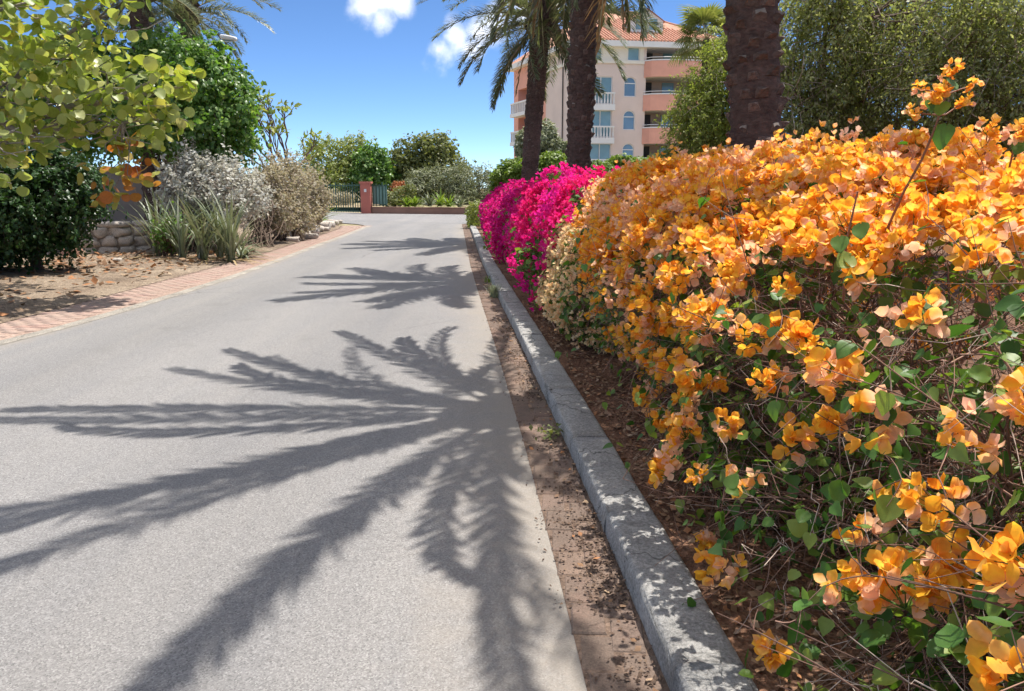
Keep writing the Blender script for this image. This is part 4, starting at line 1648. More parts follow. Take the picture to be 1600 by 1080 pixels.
LM['mesquite'] = leaf_mat('mesquite_leaf', [(0.20, 0.235, 0.08), (0.26, 0.295, 0.11), (0.34, 0.37, 0.17), (0.42, 0.43, 0.30), (0.23, 0.28, 0.09)], .55, (1.2, 1.2, .6), .45, .35)
LM['lightolive'] = leaf_mat('lightolive_leaf', [(0.27, 0.32, 0.08), (0.33, 0.38, 0.10), (0.22, 0.28, 0.07), (0.38, 0.40, 0.15)], .52, (1.15, 1.2, .55), .45, .3)
LM['lime'] = leaf_mat('lime_leaf', [(0.14, 0.22, 0.03), (0.18, 0.26, 0.045), (0.22, 0.28, 0.06), (0.12, 0.19, 0.03)], .4, (1.2, 1.25, .5), .45, .3)
LM['strap'] = leaf_mat('strap_leaf', [(0.17, 0.20, 0.12), (0.22, 0.25, 0.16), (0.13, 0.17, 0.08), (0.28, 0.29, 0.21)], .2, (1.1, 1.1, .7), .4, .45)
LM['strap_dry'] = leaf_mat('strap_dry', [(0.38, 0.27, 0.14), (0.44, 0.34, 0.19), (0.30, 0.21, 0.11)], .2, (1, 1, .8), .7, .2)
LM['rust'] = leaf_mat('rust_leaf', [(0.42, 0.13, 0.06), (0.36, 0.17, 0.07), (0.45, 0.20, 0.10)], .3, (1.1, 1, .7), .6, .2)
LM['litter'] = leaf_mat('litter_leaf', [(0.24, 0.14, 0.08), (0.32, 0.21, 0.13), (0.17, 0.10, 0.065), (0.40, 0.30, 0.20), (0.27, 0.17, 0.11), (0.36, 0.17, 0.08)], .1, (1, 1, .8), .8, .15)


def lumpy(blobs, k=5, lo=.25, hi=.5):
    out = []
    for c, r in blobs:
        c, r = np.array(c, float), np.array(r, float)
        out.append((c, r * .86))
        for q in range(k):
            d = rng.normal(0, 1, 3)
            d /= np.linalg.norm(d)
            out.append((c + d * r * random.uniform(.72, .98), r * random.uniform(lo, hi)))
    return out


LM['debris'] = leaf_mat('debris_leaf', [(0.09, 0.06, 0.045), (0.14, 0.095, 0.07), (0.06, 0.042, 0.035), (0.20, 0.14, 0.10)], .05, (1, 1, .8), .9, .1)


def grow(root, blobs, nlimb, r0, twigs=60, fork=.45, amp=.06, up=.15):
    """trunk with limbs that reach into every blob"""
    C = np.array([b[0] for b in blobs])
    cen = C.mean(axis=0)
    root = np.array(root, float)
    forkp = root * (1 - fork) + np.array((cen[0], cen[1], cen[2])) * fork
    forkp[:2] = root[:2] * .6 + forkp[:2] * .4
    tr = wiggle(root, forkp, 7, .03)
    pol, rad = [tr], [np.linspace(r0 * 1.15, r0 * .75, 7)]
    ends = []
    for i, (c, r) in enumerate(blobs):
        for q in range(nlimb):
            d = rng.normal(0, .35, 3)
            e = np.array(c) + d * np.array(r)
            l = wiggle(forkp, e, 8, amp, up * .4)
            pol.append(l)
            rad.append(np.linspace(r0 * random.uniform(.4, .62), r0 * .12, 8))
            ends.append((l, c, r))
    tp, tr_ = [], []
    for k in range(twigs):
        l, c, r = random.choice(ends)
        a = l[random.randint(3, 7)]
        d = rng.normal(0, 1, 3)
        d /= np.linalg.norm(d)
        e = np.array(c) + d * np.array(r) * random.uniform(.75, 1.0)
        tp.append(wiggle(a, e, 6, .06))
        tr_.append(np.linspace(r0 * .14, r0 * .035, 6))
    return pol, rad, tp, tr_


def tree(name, label, root, blobs, leaf, n, size, tpl=(LEAF4_V, LEAF4_F), r0=.12, bark='bark', nlimb=1, twigs=70, lo=.55, core=.55, droop=.3, group=None, cat_='tree', crown='crown', upb=.4, hi=1.06, sprays=0, spray_len=.5, power=.7, keepf=None, lump=5, pale=0):
    t = thing(name, label, cat_, root, group)
    pol, rad, tp, tr_ = grow(root, blobs, nlimb, r0, twigs)
    blobs = lumpy(blobs, lump)
    V, F = tubes(pol, rad, 7)
    part('trunk', t, V, F, M[bark], True)
    if tp:
        V, F = tubes(tp, tr_, 4)
        part('branches', t, V, F, M[bark], True)
    if sprays:
        # leaves strung along fine shoots
        S, Sn = sample_blobs(blobs, sprays, lo, hi, core, power)
        per = n // sprays
        d = Sn * .6 + rng.normal(0, .55, S.shape) + np.array((0, 0, -droop))
        d /= np.linalg.norm(d, axis=1, keepdims=True)
        ln = spray_len * rng.uniform(.6, 1.3, len(S))
        u = rng.random((len(S), per))
        P = (S[:, None] + d[:, None] * (u * ln[:, None])[..., None] + np.array((0, 0, -.25)) * ((u ** 2) * ln[:, None])[..., None] + rng.normal(0, size * .35, (len(S), per, 3))).reshape(-1, 3)
        Nn = np.repeat(Sn, per, axis=0)
        pl, rl = [], []
        for i in range(0, len(S), 2):
            q = np.array((0, .5, 1.0))[:, None]
            pl.append(S[i] + d[i] * q * ln[i] + np.array((0, 0, -.25)) * q ** 2 * ln[i])
            rl.append(np.array((1.0, .7, .4)) * max(.0025, r0 * .02))
        V, F = tubes(pl, rl, 3)
        part('shoots', t, V, F, M[bark], kind='stuff')
        if pale:
            Pp, Np = sample_blobs(blobs, pale, .5, 1.0, .5)
            short_twigs(Pp, Np, .35, 1.1, .006, M['pale_twig'], t, 'dry_twigs', .5)
    else:
        P, Nn = sample_blobs(blobs, n, lo, hi, core, power)
    if keepf is not None:
        k = keepf(P)
        P, Nn = P[k], Nn[k]
    V, F = scatter_leaves(P, Nn, size, *tpl, droop, .6, upb)
    part(crown, t, V, F, LM[leaf], False, kind='stuff')
    return t


def gpt(px, py, z=0.03):
    """ground point"""
    a, b = at(px, py, 1.0), np.array((0, 0, EYE))
    d = a - b
    t = (z - EYE) / d[2]
    return b + d * t


# --- sea grape over the left edge
RV = [(0, 0, 0)]
for k in range(12):
    a = -math.pi / 2 + .35 + k * (2 * math.pi - .7) / 11
    RV.append((.52 * math.cos(a), .5 + .5 * math.sin(a), .05 + .05 * math.cos(2 * a)))
RV = np.array(RV)
RV[0] = (0, .06, 0)
RV = np.vstack((RV, [(0, .5, -.03)]))
RF = np.array([(13, i, i + 1) for i in range(1, 12)] + [(13, 12, 0), (13, 0, 1)])
sg_root = np.array((-9.6, 10.2, 0.03))
sg = thing('sea_grape_tree', 'tree with round yellow-green leaves overhanging the left edge', 'tree', sg_root)
sgb = [pblob(40, 40, 10.2, 120, 80, 1.0), pblob(170, 20, 10.6, 80, 60, .8), pblob(150, 120, 10.6, 110, 70, 1.0), pblob(245, 140, 10.8, 60, 50, .7), pblob(70, 150, 10.0, 110, 60, .9), pblob(190, 190, 10.8, 80, 45, .7),
       pblob(20, 215, 9.6, 75, 40, .7), pblob(100, 215, 10.4, 75, 40, .7), pblob(-80, 120, 10.2, 140, 120, 1.3), pblob(-60, -60, 10.4, 160, 90, 1.4), pblob(130, -70, 10.6, 140, 60, 1.2), pblob(262, 190, 11.0, 42, 35, .5), pblob(20, 280, 9.2, 30, 22, .3),
       pblob(285, 120, 11.0, 30, 35, .4), pblob(-60, 200, 11.5, 120, 60, 1.2), pblob(90, 100, 12.0, 120, 60, 1.0)]
pol, rad, tp, tr_ = grow(sg_root, sgb, 1, .13, 70, .5, .05, .1)
V, F = tubes(pol, rad, 8)
part('trunk', sg, V, F, M['grey_bark'], True)
V, F = tubes(tp, tr_, 5)
part('branches', sg, V, F, M['grey_bark'], True)
P, Nn = sample_blobs(lumpy(sgb, 3, .3, .5), 2100, .3, 1.05, .45, .8)
redb = [pblob(185, 262, 10.9, 50, 42, .5), pblob(172, 305, 10.9, 22, 32, .4), pblob(228, 270, 11.2, 24, 26, .4), pblob(205, 225, 11.2, 40, 20, .4)]
P2, N2 = sample_blobs(redb, 85, .2, 1.05, .3)
nrm = rng.normal(0, .75, P.shape) + Nn * .4 + np.array((.15, .1, .75))
al = rng.normal(0, .7, P.shape) + np.array((0, 0, -.25))
Rm = frames(nrm, al)
sz = .155 * rng.uniform(.5, 1.2, len(P))
vis = in_view(P, 5)
fr = np.linalg.norm(P - np.array((0, 0, EYE)), axis=1)
order = np.argsort(np.where(vis, fr - P[:, 0] * .1, 99))[:280]
sel = np.zeros(len(P), bool)
sel[order] = True
SGL = []
for k in range(6):
    v = RV.copy()
    v[:, 2] = v[:, 2] * random.uniform(-.6, 2.2) + .16 * random.uniform(-1, 1) * v[:, 0] ** 2 * 4 - .1 * v[:, 1] ** 2
    v[:, 0] *= random.uniform(.92, 1.12)
    v += rng.normal(0, .012, v.shape)
    SGL.append(make_mesh('leaf', v, RF, LM['seagrape'], True))
for i in np.where(sel)[0]:
    link('leaf', SGL[i % 6], sg, P[i], Rm[i], float(sz[i]))
V, F = scatter(SGL and RV, RF, P[~sel], Rm[~sel], sz[~sel])
part('foliage', sg, V, F, LM['seagrape'], True, kind='stuff')
V, F = scatter(RV, RF, P2, frames(rng.normal(0, .8, P2.shape) + np.array((0, -.2, .5)), rng.normal(0, .6, P2.shape) + np.array((0, 0, -.5))), .15 * rng.uniform(.6, 1.2, len(P2)))
part('red_leaves', sg, V, F, LM['seagrape_red'], True, kind='stuff')['label'] = 'ageing orange-red leaves'
# twigs carrying the hanging red leaves
pl = [wiggle(at(190, 190, 10.8), p, 5, .06) for p in P2[::9]]
V, F = tubes(pl, [np.linspace(.012, .004, 5)] * len(pl), 4)
part('branches', sg, V, F, M['grey_bark'], True)

# --- dark small tree in the shade below it
r = gpt(58, 424)
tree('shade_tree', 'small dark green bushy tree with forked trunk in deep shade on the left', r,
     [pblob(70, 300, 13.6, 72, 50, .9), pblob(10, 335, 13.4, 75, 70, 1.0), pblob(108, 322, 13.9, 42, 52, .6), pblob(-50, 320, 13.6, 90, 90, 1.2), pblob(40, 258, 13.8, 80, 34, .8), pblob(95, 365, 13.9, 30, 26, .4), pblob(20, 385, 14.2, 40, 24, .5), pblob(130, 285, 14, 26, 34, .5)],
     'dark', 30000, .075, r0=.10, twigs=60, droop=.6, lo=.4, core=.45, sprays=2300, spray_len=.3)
V, F = tubes([np.array([gpt(75, 418), at(98, 398, 14.2), at(128, 372, 14.2)])], [np.array((.05, .04, .025))], 6)
# --- bright green tree
tree('broadleaf_tree', 'glossy bright green leafy tree behind the round-leaved one', gpt(270, 372),
     [pblob(315, 125, 20, 58, 56, 1.4), pblob(285, 92, 20, 52, 36, 1.2), pblob(350, 140, 20, 40, 48, 1.0), pblob(295, 190, 20, 90, 60, 1.6), pblob(345, 205, 20, 48, 44, 1.0), pblob(240, 130, 20.5, 70, 62, 1.6),
      pblob(180, 135, 21, 90, 70, 1.8), pblob(378, 165, 19.8, 24, 32, .5), pblob(100, 160, 21, 100, 100, 1.8)],
     'bright', 34000, .13, r0=.17, twigs=110, droop=.6, lo=.5, core=.55, sprays=2400, spray_len=.5)
# grey masonry behind the low wall
gw = MB()
a, b = gpt(60, 352), gpt(262, 336)
ga, gb = np.array((a[0], 30.0)), np.array((-9.2, 30.5))


# --- silver and straw shrubs
def stemmy(name, label, specs, leaf, n, size, stems, group, bark='bark', tpl=(LEAF4_V, LEAF4_F), droop=.0):
    base = specs[0][0]
    t = thing(name, label, 'shrub', base, group)
    pol, rr = [], []
    blobs = []
    for root, bl in specs:
        blobs += bl
        for k in range(stems):
            c, rad = random.choice(bl)
            d = rng.normal(0, 1, 3)
            d /= np.linalg.norm(d)
            d[2] = abs(d[2]) * .8 + .1
            e = np.array(c) + d * np.array(rad) * random.uniform(.6, 1)
            pol.append(wiggle(np.array(root) + np.array((random.gauss(0, .25), random.gauss(0, .2), 0)), e, 7, .06))
            rr.append(np.linspace(random.uniform(.012, .028), .004, 7))
    V, F = tubes(pol, rr, 5)
    part('stems', t, V, F, M[bark], True)
    blobs = lumpy(blobs, 7, .2, .5)
    P, Nn = sample_blobs(blobs, n // 14, .3, 1.0, .35, .8)
    short_twigs(P, Nn + np.array((0, 0, .8)), .2, .55, .006, M['pale_twig'] if leaf != 'bright' else M['twig'], t)
    P, Nn = sample_blobs(blobs, n // 2, .4, 1.0, .45, .8)
    S, Sn = sample_blobs(blobs, n // 24, .6, .98, .5, .6)
    d = Sn * .5 + rng.normal(0, .35, S.shape) + np.array((0, 0, .8))
    u_ = rng.random((len(S), 12))
    ln = rng.uniform(.12, .5, len(S)) * min(1, size * 12)
    P2_ = (S[:, None] + d[:, None] * (u_ * ln[:, None])[..., None] + rng.normal(0, size * .3, (len(S), 12, 3))).reshape(-1, 3)
    V, F = tubes([np.array([S[i], S[i] + d[i] * ln[i]]) for i in range(len(S))], [np.array((.004, .0015))] * len(S), 3)
    part('shoots', t, V, F, M['pale_twig'] if leaf != 'bright' else M['twig'], kind='stuff')
    P, Nn = np.concatenate((P, P2_)), np.concatenate((Nn, np.repeat(Sn, 12, axis=0)))
    V, F = scatter_leaves(P, Nn + np.array((0, 0, .3)), size, *tpl, droop, .7, .2)
    part('crown', t, V, F, LM[leaf], False, kind='stuff')
    return t


stemmy('silver_shrub', 'tall silvery grey shrub above the strap-leaved clump', [(gpt(320, 398), [pblob(310, 300, 18.5, 58, 42, .8), pblob(350, 310, 18.5, 50, 55, .8), pblob(385, 300, 18.9, 34, 34, .7), pblob(275, 295, 18.6, 34, 30, .6), pblob(300, 345, 18.5, 45, 40, .7), pblob(335, 272, 18.6, 45, 22, .5)])],
       'silver', 13000, .085, 40, 'dry shrubs beside the road')
stemmy('straw_shrub', 'straw brown twiggy shrub with bare lower stems by the road', [(gpt(410, 386), [pblob(410, 300, 21.5, 44, 40, .8), pblob(420, 335, 21.5, 40, 40, .7)]), (gpt(445, 376), [pblob(450, 300, 23, 38, 40, .8), pblob(455, 330, 23, 34, 34, .7)])],
       'tan', 12500, .08, 40, 'dry shrubs beside the road')
stemmy('straw_shrub', 'pale straw shrub farthest along, nearest the green gate', [(gpt(480, 362), [pblob(475, 300, 26, 30, 38, .8), pblob(485, 325, 26, 24, 26, .7)])],
       'tan', 7000, .08, 26, 'dry shrubs beside the road')


# --- strap-leaved clumps, agaves, yuccas: every blade built
def blade(base, az, ln, e0, e1, wd, n=6):
    t = np.linspace(0, 1, n)
    a = np.radians(e0 + (e1 - e0) * t)
    st = ln / (n - 1)
    h = np.concatenate(([0], np.cumsum(np.cos(a[:-1]) * st)))
    z = np.concatenate(([0], np.cumsum(np.sin(a[:-1]) * st)))
    c = np.column_stack((base[0] + h * math.cos(az), base[1] + h * math.sin(az), base[2] + z))
    sdv = np.array((-math.sin(az), math.cos(az), 0))
    wv = wd * np.interp(t, [0, .25, .7, 1], [.7, 1, .75, .05])
    dn = np.array((0, 0, -.25))
    V = np.concatenate((c + sdv * wv[:, None], c + dn * wv[:, None], c - sdv * wv[:, None]))
    F = []
    for i in range(n - 1):
        F += [(i, i + 1, n + i + 1, n + i), (n + i, n + i + 1, 2 * n + i + 1, 2 * n + i)]
    return V, np.array(F)


def rosette(name, label, spots, nb, ln, e, wd, leaf, cat_='plant', group=None, dry=0):
    t = thing(name, label, cat_, spots[0], group)
    for base in spots:
        for k in range(nb):
            az = random.uniform(0, 2 * math.pi)
            e0 = random.uniform(*e)
            V, F = blade(np.array(base) + np.array((random.gauss(0, .04), random.gauss(0, .04), 0)), az, ln * random.uniform(.65, 1.1), e0, e0 - random.uniform(20, 75), wd)
            part('leaf', t, V, F, LM[leaf], True)
        for k in range(dry):
            az = random.uniform(0, 2 * math.pi)
            V, F = blade(np.array(base), az, ln * random.uniform(.5, .9), 10, -25, wd * .8)
            part('leaf', t, V, F, LM['strap_dry'], True)['label'] = 'dry straw-coloured leaf'
    return t


rosette('spider_lily_clump', 'clump of long grey-green strap leaves arching at the brick verge', [gpt(x, y) for x, y in ((250, 402), (285, 406), (318, 408), (345, 404), (362, 408), (300, 396), (330, 396), (270, 398), (350, 394))], 30, 1.55, (62, 95), .028, 'strap', dry=9)
rosette('spider_lily_clump', 'low pale strap-leaved plant leaning over the verge beside the clump', [gpt(376, 404), gpt(366, 398)], 26, .95, (20, 75), .03, 'strap', dry=3)
rosette('yucca', 'yellow-green spiky yucca at the end of the straw shrubs', [gpt(488, 352), gpt(497, 349)], 34, 1.25, (10, 85), .05, 'lime')
stemmy('herb_shrub', 'small fresh green herb growing among the strap leaves', [(gpt(262, 402), [pblob(262, 372, 16.8, 20, 24, .3), pblob(272, 362, 16.8, 14, 18, .25)])], 'bright', 1800, .06, 14, None)

# --- low whitewashed stone wall
M['stone'] = mat_concrete('pale_stone', (0.50, 0.44, 0.38), .8)
M['mortar'] = mat_concrete('wall_core', (0.40, 0.34, 0.29), 1.0)
wallL = thing('stone_wall', 'low pale rubble stone wall behind the strap-leaved clump', 'wall', gpt(160, 402))
wa, wb = gpt(60, 402), np.array((-7.6, 19.2, 0))
wu = (wb - wa)
wlen = np.linalg.norm(wu)
wu = wu / wlen
wn_ = np.array((wu[1], -wu[0], 0))


def rock(c, s, sd=0, rough=.16, sub=1):
    rs = np.random.default_rng(sd)
    # rounded cube
    n = 3
    g = np.linspace(-1, 1, n + 1)
    V, F, idx = [], [], {}
    def vid(p):
        k = tuple(np.round(p, 4))
        if k not in idx:
            idx[k] = len(V)
            V.append(np.array(p, float))
        return idx[k]
    for ax in range(3):
        for sg_ in (-1, 1):
            for i in range(n):
                for j in range(n):
                    q = []
                    for a, b in ((i, j), (i + 1, j), (i + 1, j + 1), (i, j + 1)):
                        p = [0, 0, 0]
                        p[ax] = sg_
                        p[(ax + 1) % 3] = g[a]
                        p[(ax + 2) % 3] = g[b]
                        q.append(vid(p))
                    F.append(tuple(q if sg_ > 0 else q[::-1]))
    V = np.array(V)
    nr = V / np.linalg.norm(V, axis=1, keepdims=True)
    V = V * .45 + nr * .62
    V = V * (1 + rs.normal(0, rough, (len(V), 1)))
    V = V * np.array(s) * .95
    return V + np.array(c), F


wb_ = MB()
wb_.obox(wa[:2], wu[:2], wn_[:2], 0, wlen, -.16, .13, -.05, .66)
wb_.part('wall_core', wallL, M['mortar'])
k = 0
for row in range(3):
    s = random.uniform(0, .2)
    while s < wlen:
        l = random.uniform(.28, .5)
        z = .10 + row * .22
        c = wa + wu * (s + l / 2) + wn_ * .10
        V, F = rock((0, 0, 0), (l * .5, .12, .115), k)
        ang = math.atan2(wu[1], wu[0])
        R = np.array(((math.cos(ang), -math.sin(ang), 0), (math.sin(ang), math.cos(ang), 0), (0, 0, 1)))
        part('stone', wallL, V @ R.T + np.array((c[0], c[1], z)), F, M['stone'], True)
        s += l + .015
        k += 1
s = 0
while s < wlen:                              # capping
    l = random.uniform(.5, .8)
    c = wa + wu * (s + l / 2)
    V, F = rock((0, 0, 0), (l * .51, .24, .075), k, .06)
    part('capstone', wallL, V @ R.T + np.array((c[0], c[1], .70)), F, M['stone'], True)
    s += l
    k += 1
# reddish rocks and pale boulders lying about
M['red_rock'] = mat_concrete('red_rock', (0.42, 0.24, 0.17), .8)
for i, (px, py, s, lab) in enumerate(((145, 392, .26, 'reddish boulder at the foot of the low stone wall'), (112, 402, .16, 'smaller red rock left of the reddish boulder'), (184, 410, .07, 'little grey stone on the bare dirt before the wall'))):
    g = gpt(px, py)
    V, F = rock((0, 0, s * .5), (s * 1.3, s, s * .8), 90 + i, .1)
    o = link('rock', make_mesh('rock', V, F, M['red_rock'] if i < 2 else M['stone'], True), None, g)
    tag(o, lab, 'rock')
bl = [(470, 371, .22), (482, 366, .26), (494, 362, .2), (500, 358, .28), (510, 355, .24), (519, 351, .2), (487, 372, .14), (506, 361, .14), (458, 377, .13), (528, 349, .14)]
for i, (px, py, s) in enumerate(bl):
    g = gpt(px, py)
    V, F = rock((0, 0, s * .35), (s * 1.4, s, s * .65), 120 + i, .12)
    o = link('boulder', make_mesh('boulder', V, F, M['stone'], True), None, g)
    tag(o, 'pale boulder in the row along the brick verge', 'boulder', 'pale boulders along the verge')

# grey wall of a house glimpsed behind
M['grey_render'] = plain('grey_render', (0.19, 0.165, 0.155), .9, .2, .8)
hw = thing('garden_wall', 'grey rendered garden wall glimpsed behind the low stone wall', 'wall', (-14, 26, 0))
MB().obox((-20, 26.0), (1, 0), (0, -1), 0, 10.2, -.1, .1, -.05, 2.1).part('wall_panel', hw, M['grey_render'])
MB().obox((-20, 26.0), (1, 0), (0, -1), -.05, 10.25, -.16, .16, 2.104, 2.2).part('coping', hw, M['mortar'])

# --- leafless, branching frangipani
random.seed(21)
rng = np.random.default_rng(21)
t = thing('frangipani_tree', 'nearly bare forking tree with sparse leaf tufts at branch tips', 'tree', gpt(466, 352))
pol, rad, tips = [], [], []


def forkit(p, d, ln, r, depth):
    e = p + d * ln
    pol.append(wiggle(p, e, 4, .05))
    rad.append(np.linspace(r, r * .75, 4))
    if depth == 0:
        tips.append(e)
        return
    for k in range(random.choice((2, 2, 3))):
        nd = d + rng.normal(0, .42, 3) + np.array((0, 0, .3))
        nd /= np.linalg.norm(nd)
        forkit(e, nd, ln * random.uniform(.65, .9), r * .68, depth - 1)


gp = gpt(466, 352)
for k in range(3):
    d = np.array((random.uniform(-.5, .5), random.uniform(-.3, .3), 1.0))
    forkit(gp + np.array((random.uniform(-.6, .6), 0, 0)), d / np.linalg.norm(d), 1.5, .085, 4)
V, F = tubes(pol, rad, 5)
part('trunk', t, V, F, M['bark'], True)
tips = np.array(tips)
sel = tips[rng.random(len(tips)) < .6]
P = np.repeat(sel, 9, axis=0) + rng.normal(0, .06, (len(sel) * 9, 3))
V, F = scatter_leaves(P, rng.normal(0, 1, P.shape) + np.array((0, 0, .6)), .26, LEAF2_V, LEAF2_F, .0, .5, .3)
part('crown', t, V, F, LM['yellowgreen'], False, kind='stuff')

# --- gate, pillar, fence and low wall across the junction
M['pillar'] = plain('pillar_paint', (0.47, 0.155, 0.115), .85, .12, 1.2, .2, 40)
M['low_wall'] = plain('low_wall_paint', (0.26, 0.145, 0.105), .9, .15, .8, .2, 40)
M['green_iron'] = plain('green_iron', (0.035, 0.085, 0.06), .5, .15, 3, spec=.4)
M['mesh_screen'] = plain('mesh_screen', (0.20, 0.33, 0.29), .8, .12, 1)
pil = gpt(572, 333)
py_ = pil[1]
pw = 15 * py_ / FPX
t = thing('gate_pillar', 'terracotta red gate pillar with a flat cap', 'pillar', (pil[0], py_, 0))
ztop_ = at(572, 287, py_)[2]
MB().box(pil[0] - pw / 2, pil[0] + pw / 2, py_, py_ + pw, -.02, ztop_).part('shaft', t, M['pillar'])
MB().box(pil[0] - pw / 2 - .06, pil[0] + pw / 2 + .06, py_ - .06, py_ + pw + .06, ztop_ + .002, ztop_ + .12).part('cap', t, M['pillar'])
MB().box(pil[0] - .07, pil[0] + .07, py_ - .04, py_ - .003, ztop_ * .72, ztop_ * .82).part('number_plate', t, M['white_trim'])


def railing(name, label, a, b, z1, cat_, n, z0=.08, mesh=None):
    t = thing(name, label, cat_, (a[0], a[1], 0))
    u = (b - a)[:2]
    ln = np.linalg.norm(u)
    u = u / ln
    nn = np.array((u[1], -u[0]))
    for z in (z0, z1 - .12):
        MB().obox(a[:2], u, nn, 0, ln, -.03, .03, z, z + .06).part('rail', t, M['green_iron'])
    for i in range(n):
        s = (i + .5) * ln / n
        thick = .07 if i % 7 == 3 else .036
        MB().obox(a[:2], u, nn, s - thick / 2, s + thick / 2, -.018, .018, z0 - .03, z1 + (.1 if thick > .04 else random.uniform(-.01, .02))).part('post' if thick > .04 else 'bar', t, M['green_iron'])
    if mesh:
        MB().obox(a[:2], u, nn, mesh[0] * ln, mesh[1] * ln, -.05, -.045, z0 + .08, z1 - .14).part('mesh_screen', t, M['mesh_screen'])
    return t


ga_, gb_ = np.array((pil[0] - pw / 2 - .02, py_ + .3, 0)), np.array((-13.3, py_ + 3.2, 0))
railing('gate', 'dark green iron bar gate left of the red pillar', ga_, gb_, 1.72, 'gate', 26, mesh=(.62, .99))
lw0, lw1 = np.array((pil[0] + pw / 2, py_ + .1, 0)), np.array((12.0, 40.4, 0))
u = (lw1 - lw0)[:2]
lnw = np.linalg.norm(u)
u /= lnw
nn = np.array((u[1], -u[0]))
t = thing('low_wall', 'low red-brown retaining wall across the street junction', 'wall', lw0)
MB().obox(lw0[:2], u, nn, 0, lnw, -.2, 0, -.02, .34).part('wall_body', t, M['low_wall'])
MB().obox(lw0[:2], u, nn, 0, lnw, -.23, .03, .343, .39).part('coping', t, M['low_wall'])
rf_a = lw0 + np.array((0, .35, 0))
railing('mesh_fence', 'short green mesh fence panel right of the red pillar', rf_a, rf_a + np.array((.95, -.18, 0)), 1.72, 'fence', 5, .45, (.02, .98))
# raised ground behind the low wall
V = [(*(lw0[:2] - nn * .21), .32), (*(lw1[:2] - nn * .21), .32), (40, 80, .6), (-30, 80, .6), (-30, 60, .1), (*(lw0[:2] + np.array((-.5, 4))), .25)]
structure('far_bank', V, [(0, 1, 2, 3, 4, 5)], M['far_ground'])

# --- planting behind the low wall
for i, (px, py, Y, ln, lf, lab) in enumerate(((648, 325, 48, .9, 'lime', 'low pale green agave left of its neighbour behind the low wall'), (672, 325, 48.5, 1.0, 'strap', 'spiky grey agave in the middle behind the low wall'),
                                              (688, 324, 49.5, 1.25, 'lime', 'tallest pale yucca behind the low wall'), (702, 326, 48, .9, 'lime', 'low pale agave right of the tallest yucca'), (718, 327, 47, .8, 'strap', 'dark-based agave at the right end of the low wall'), (636, 326, 47.5, .7, 'lime', 'small agave nearest the rust-topped bush'))):
    p = at(px, py, Y)
    p[2] = .36
    rosette('agave', lab, [p], 44, ln, (5, 88), .055, lf, group='agaves behind the low wall')
tree('flowering_bush', 'green bush with rusty red flower top beside the mesh fence', at(618, 328, 49.5) * np.array((1, 1, 0)) + np.array((0, 0, .33)), [pblob(610, 312, 49.5, 20, 14, .7), pblob(628, 306, 49.8, 18, 18, .7)], 'olive', 3200, .12, r0=.05, twigs=20, cat_='shrub')
tree('flowering_bush', 'small rust red flowering bush peeping over the fence', at(626, 325, 51.5) * np.array((1, 1, 0)) + np.array((0, 0, .33)), [pblob(624, 295, 51.5, 13, 11, .5)], 'rust', 900, .12, r0=.04, twigs=10, cat_='shrub')


def simple(name, label, blobs, leaf, n, size, root=None, cat_='tree', group=None, **kw):
    c = np.mean([b[0] for b in blobs], axis=0)
    root = np.array((c[0], c[1], .2)) if root is None else root
    return tree(name, label, root, blobs, leaf, n, size, cat_=cat_, group=group, **kw)


simple('feathery_shrub', 'broad grey-green feathery shrub behind the agaves, left half', [pblob(665, 290, 55, 30, 26, 1.6), pblob(695, 284, 55, 32, 24, 1.6), pblob(650, 300, 54, 22, 20, 1.2)], 'greygreen', 14000, .16, cat_='shrub', tpl=(LEAF2_V, LEAF2_F), twigs=80, r0=.06, sprays=1200, spray_len=.7, droop=-.5, group='feathery shrubs behind the agaves')
simple('feathery_shrub', 'broad grey-green feathery shrub behind the agaves, right half', [pblob(725, 290, 54, 30, 28, 1.6), pblob(750, 292, 54, 28, 28, 1.6), pblob(715, 305, 53, 24, 18, 1.2), pblob(780, 296, 55, 30, 26, 1.4)], 'greygreen', 14000, .16, cat_='shrub', tpl=(LEAF2_V, LEAF2_F), twigs=80, r0=.06, sprays=1200, spray_len=.7, droop=-.5, group='feathery shrubs behind the agaves')
simple('round_tree', 'yellowish olive rounded tree behind the green gate', [pblob(525, 245, 62, 48, 34, 2.2), pblob(555, 255, 62, 34, 32, 2.0), pblob(500, 262, 61, 34, 34, 2.0), pblob(535, 280, 61, 48, 30, 2.2), pblob(480, 285, 60, 30, 30, 1.8)], 'yellowgreen', 15000, .24, tpl=(LEAF2_V, LEAF2_F), r0=.2, sprays=1200, spray_len=.8, group='trees beyond the junction')
simple('broadleaf_tree', 'fresh deep green tree between the olive and dark ones', [pblob(575, 250, 60, 18, 24, 1.2), pblob(590, 265, 60, 20, 24, 1.2), pblob(580, 280, 60, 26, 22, 1.4), pblob(604, 268, 60.5, 12, 18, .8)], 'bright', 6000, .26, r0=.16, sprays=500, spray_len=.7, group='trees beyond the junction')
simple('spreading_tree', 'tall dark olive tree with ragged crown right of the pillar', [pblob(650, 238, 62, 34, 28, 1.8), pblob(680, 228, 62, 26, 20, 1.4), pblob(628, 258, 62, 28, 30, 1.6), pblob(665, 258, 62, 34, 26, 1.8), pblob(645, 280, 62, 40, 24, 2.0), pblob(704, 244, 62, 14, 10, .8), pblob(716, 258, 62, 16, 10, .8)], 'olive', 11000, .26, r0=.24, sprays=900, spray_len=.9, group='trees beyond the junction', core=.5)
simple('dry_bush', 'brown scrub seen through the bars of the green gate', [pblob(530, 316, 55, 26, 15, 1.0), pblob(512, 312, 57, 24, 18, 1.0)], 'tan', 3500, .16, cat_='shrub', tpl=(LEAF2_V, LEAF2_F), r0=.05, twigs=40)

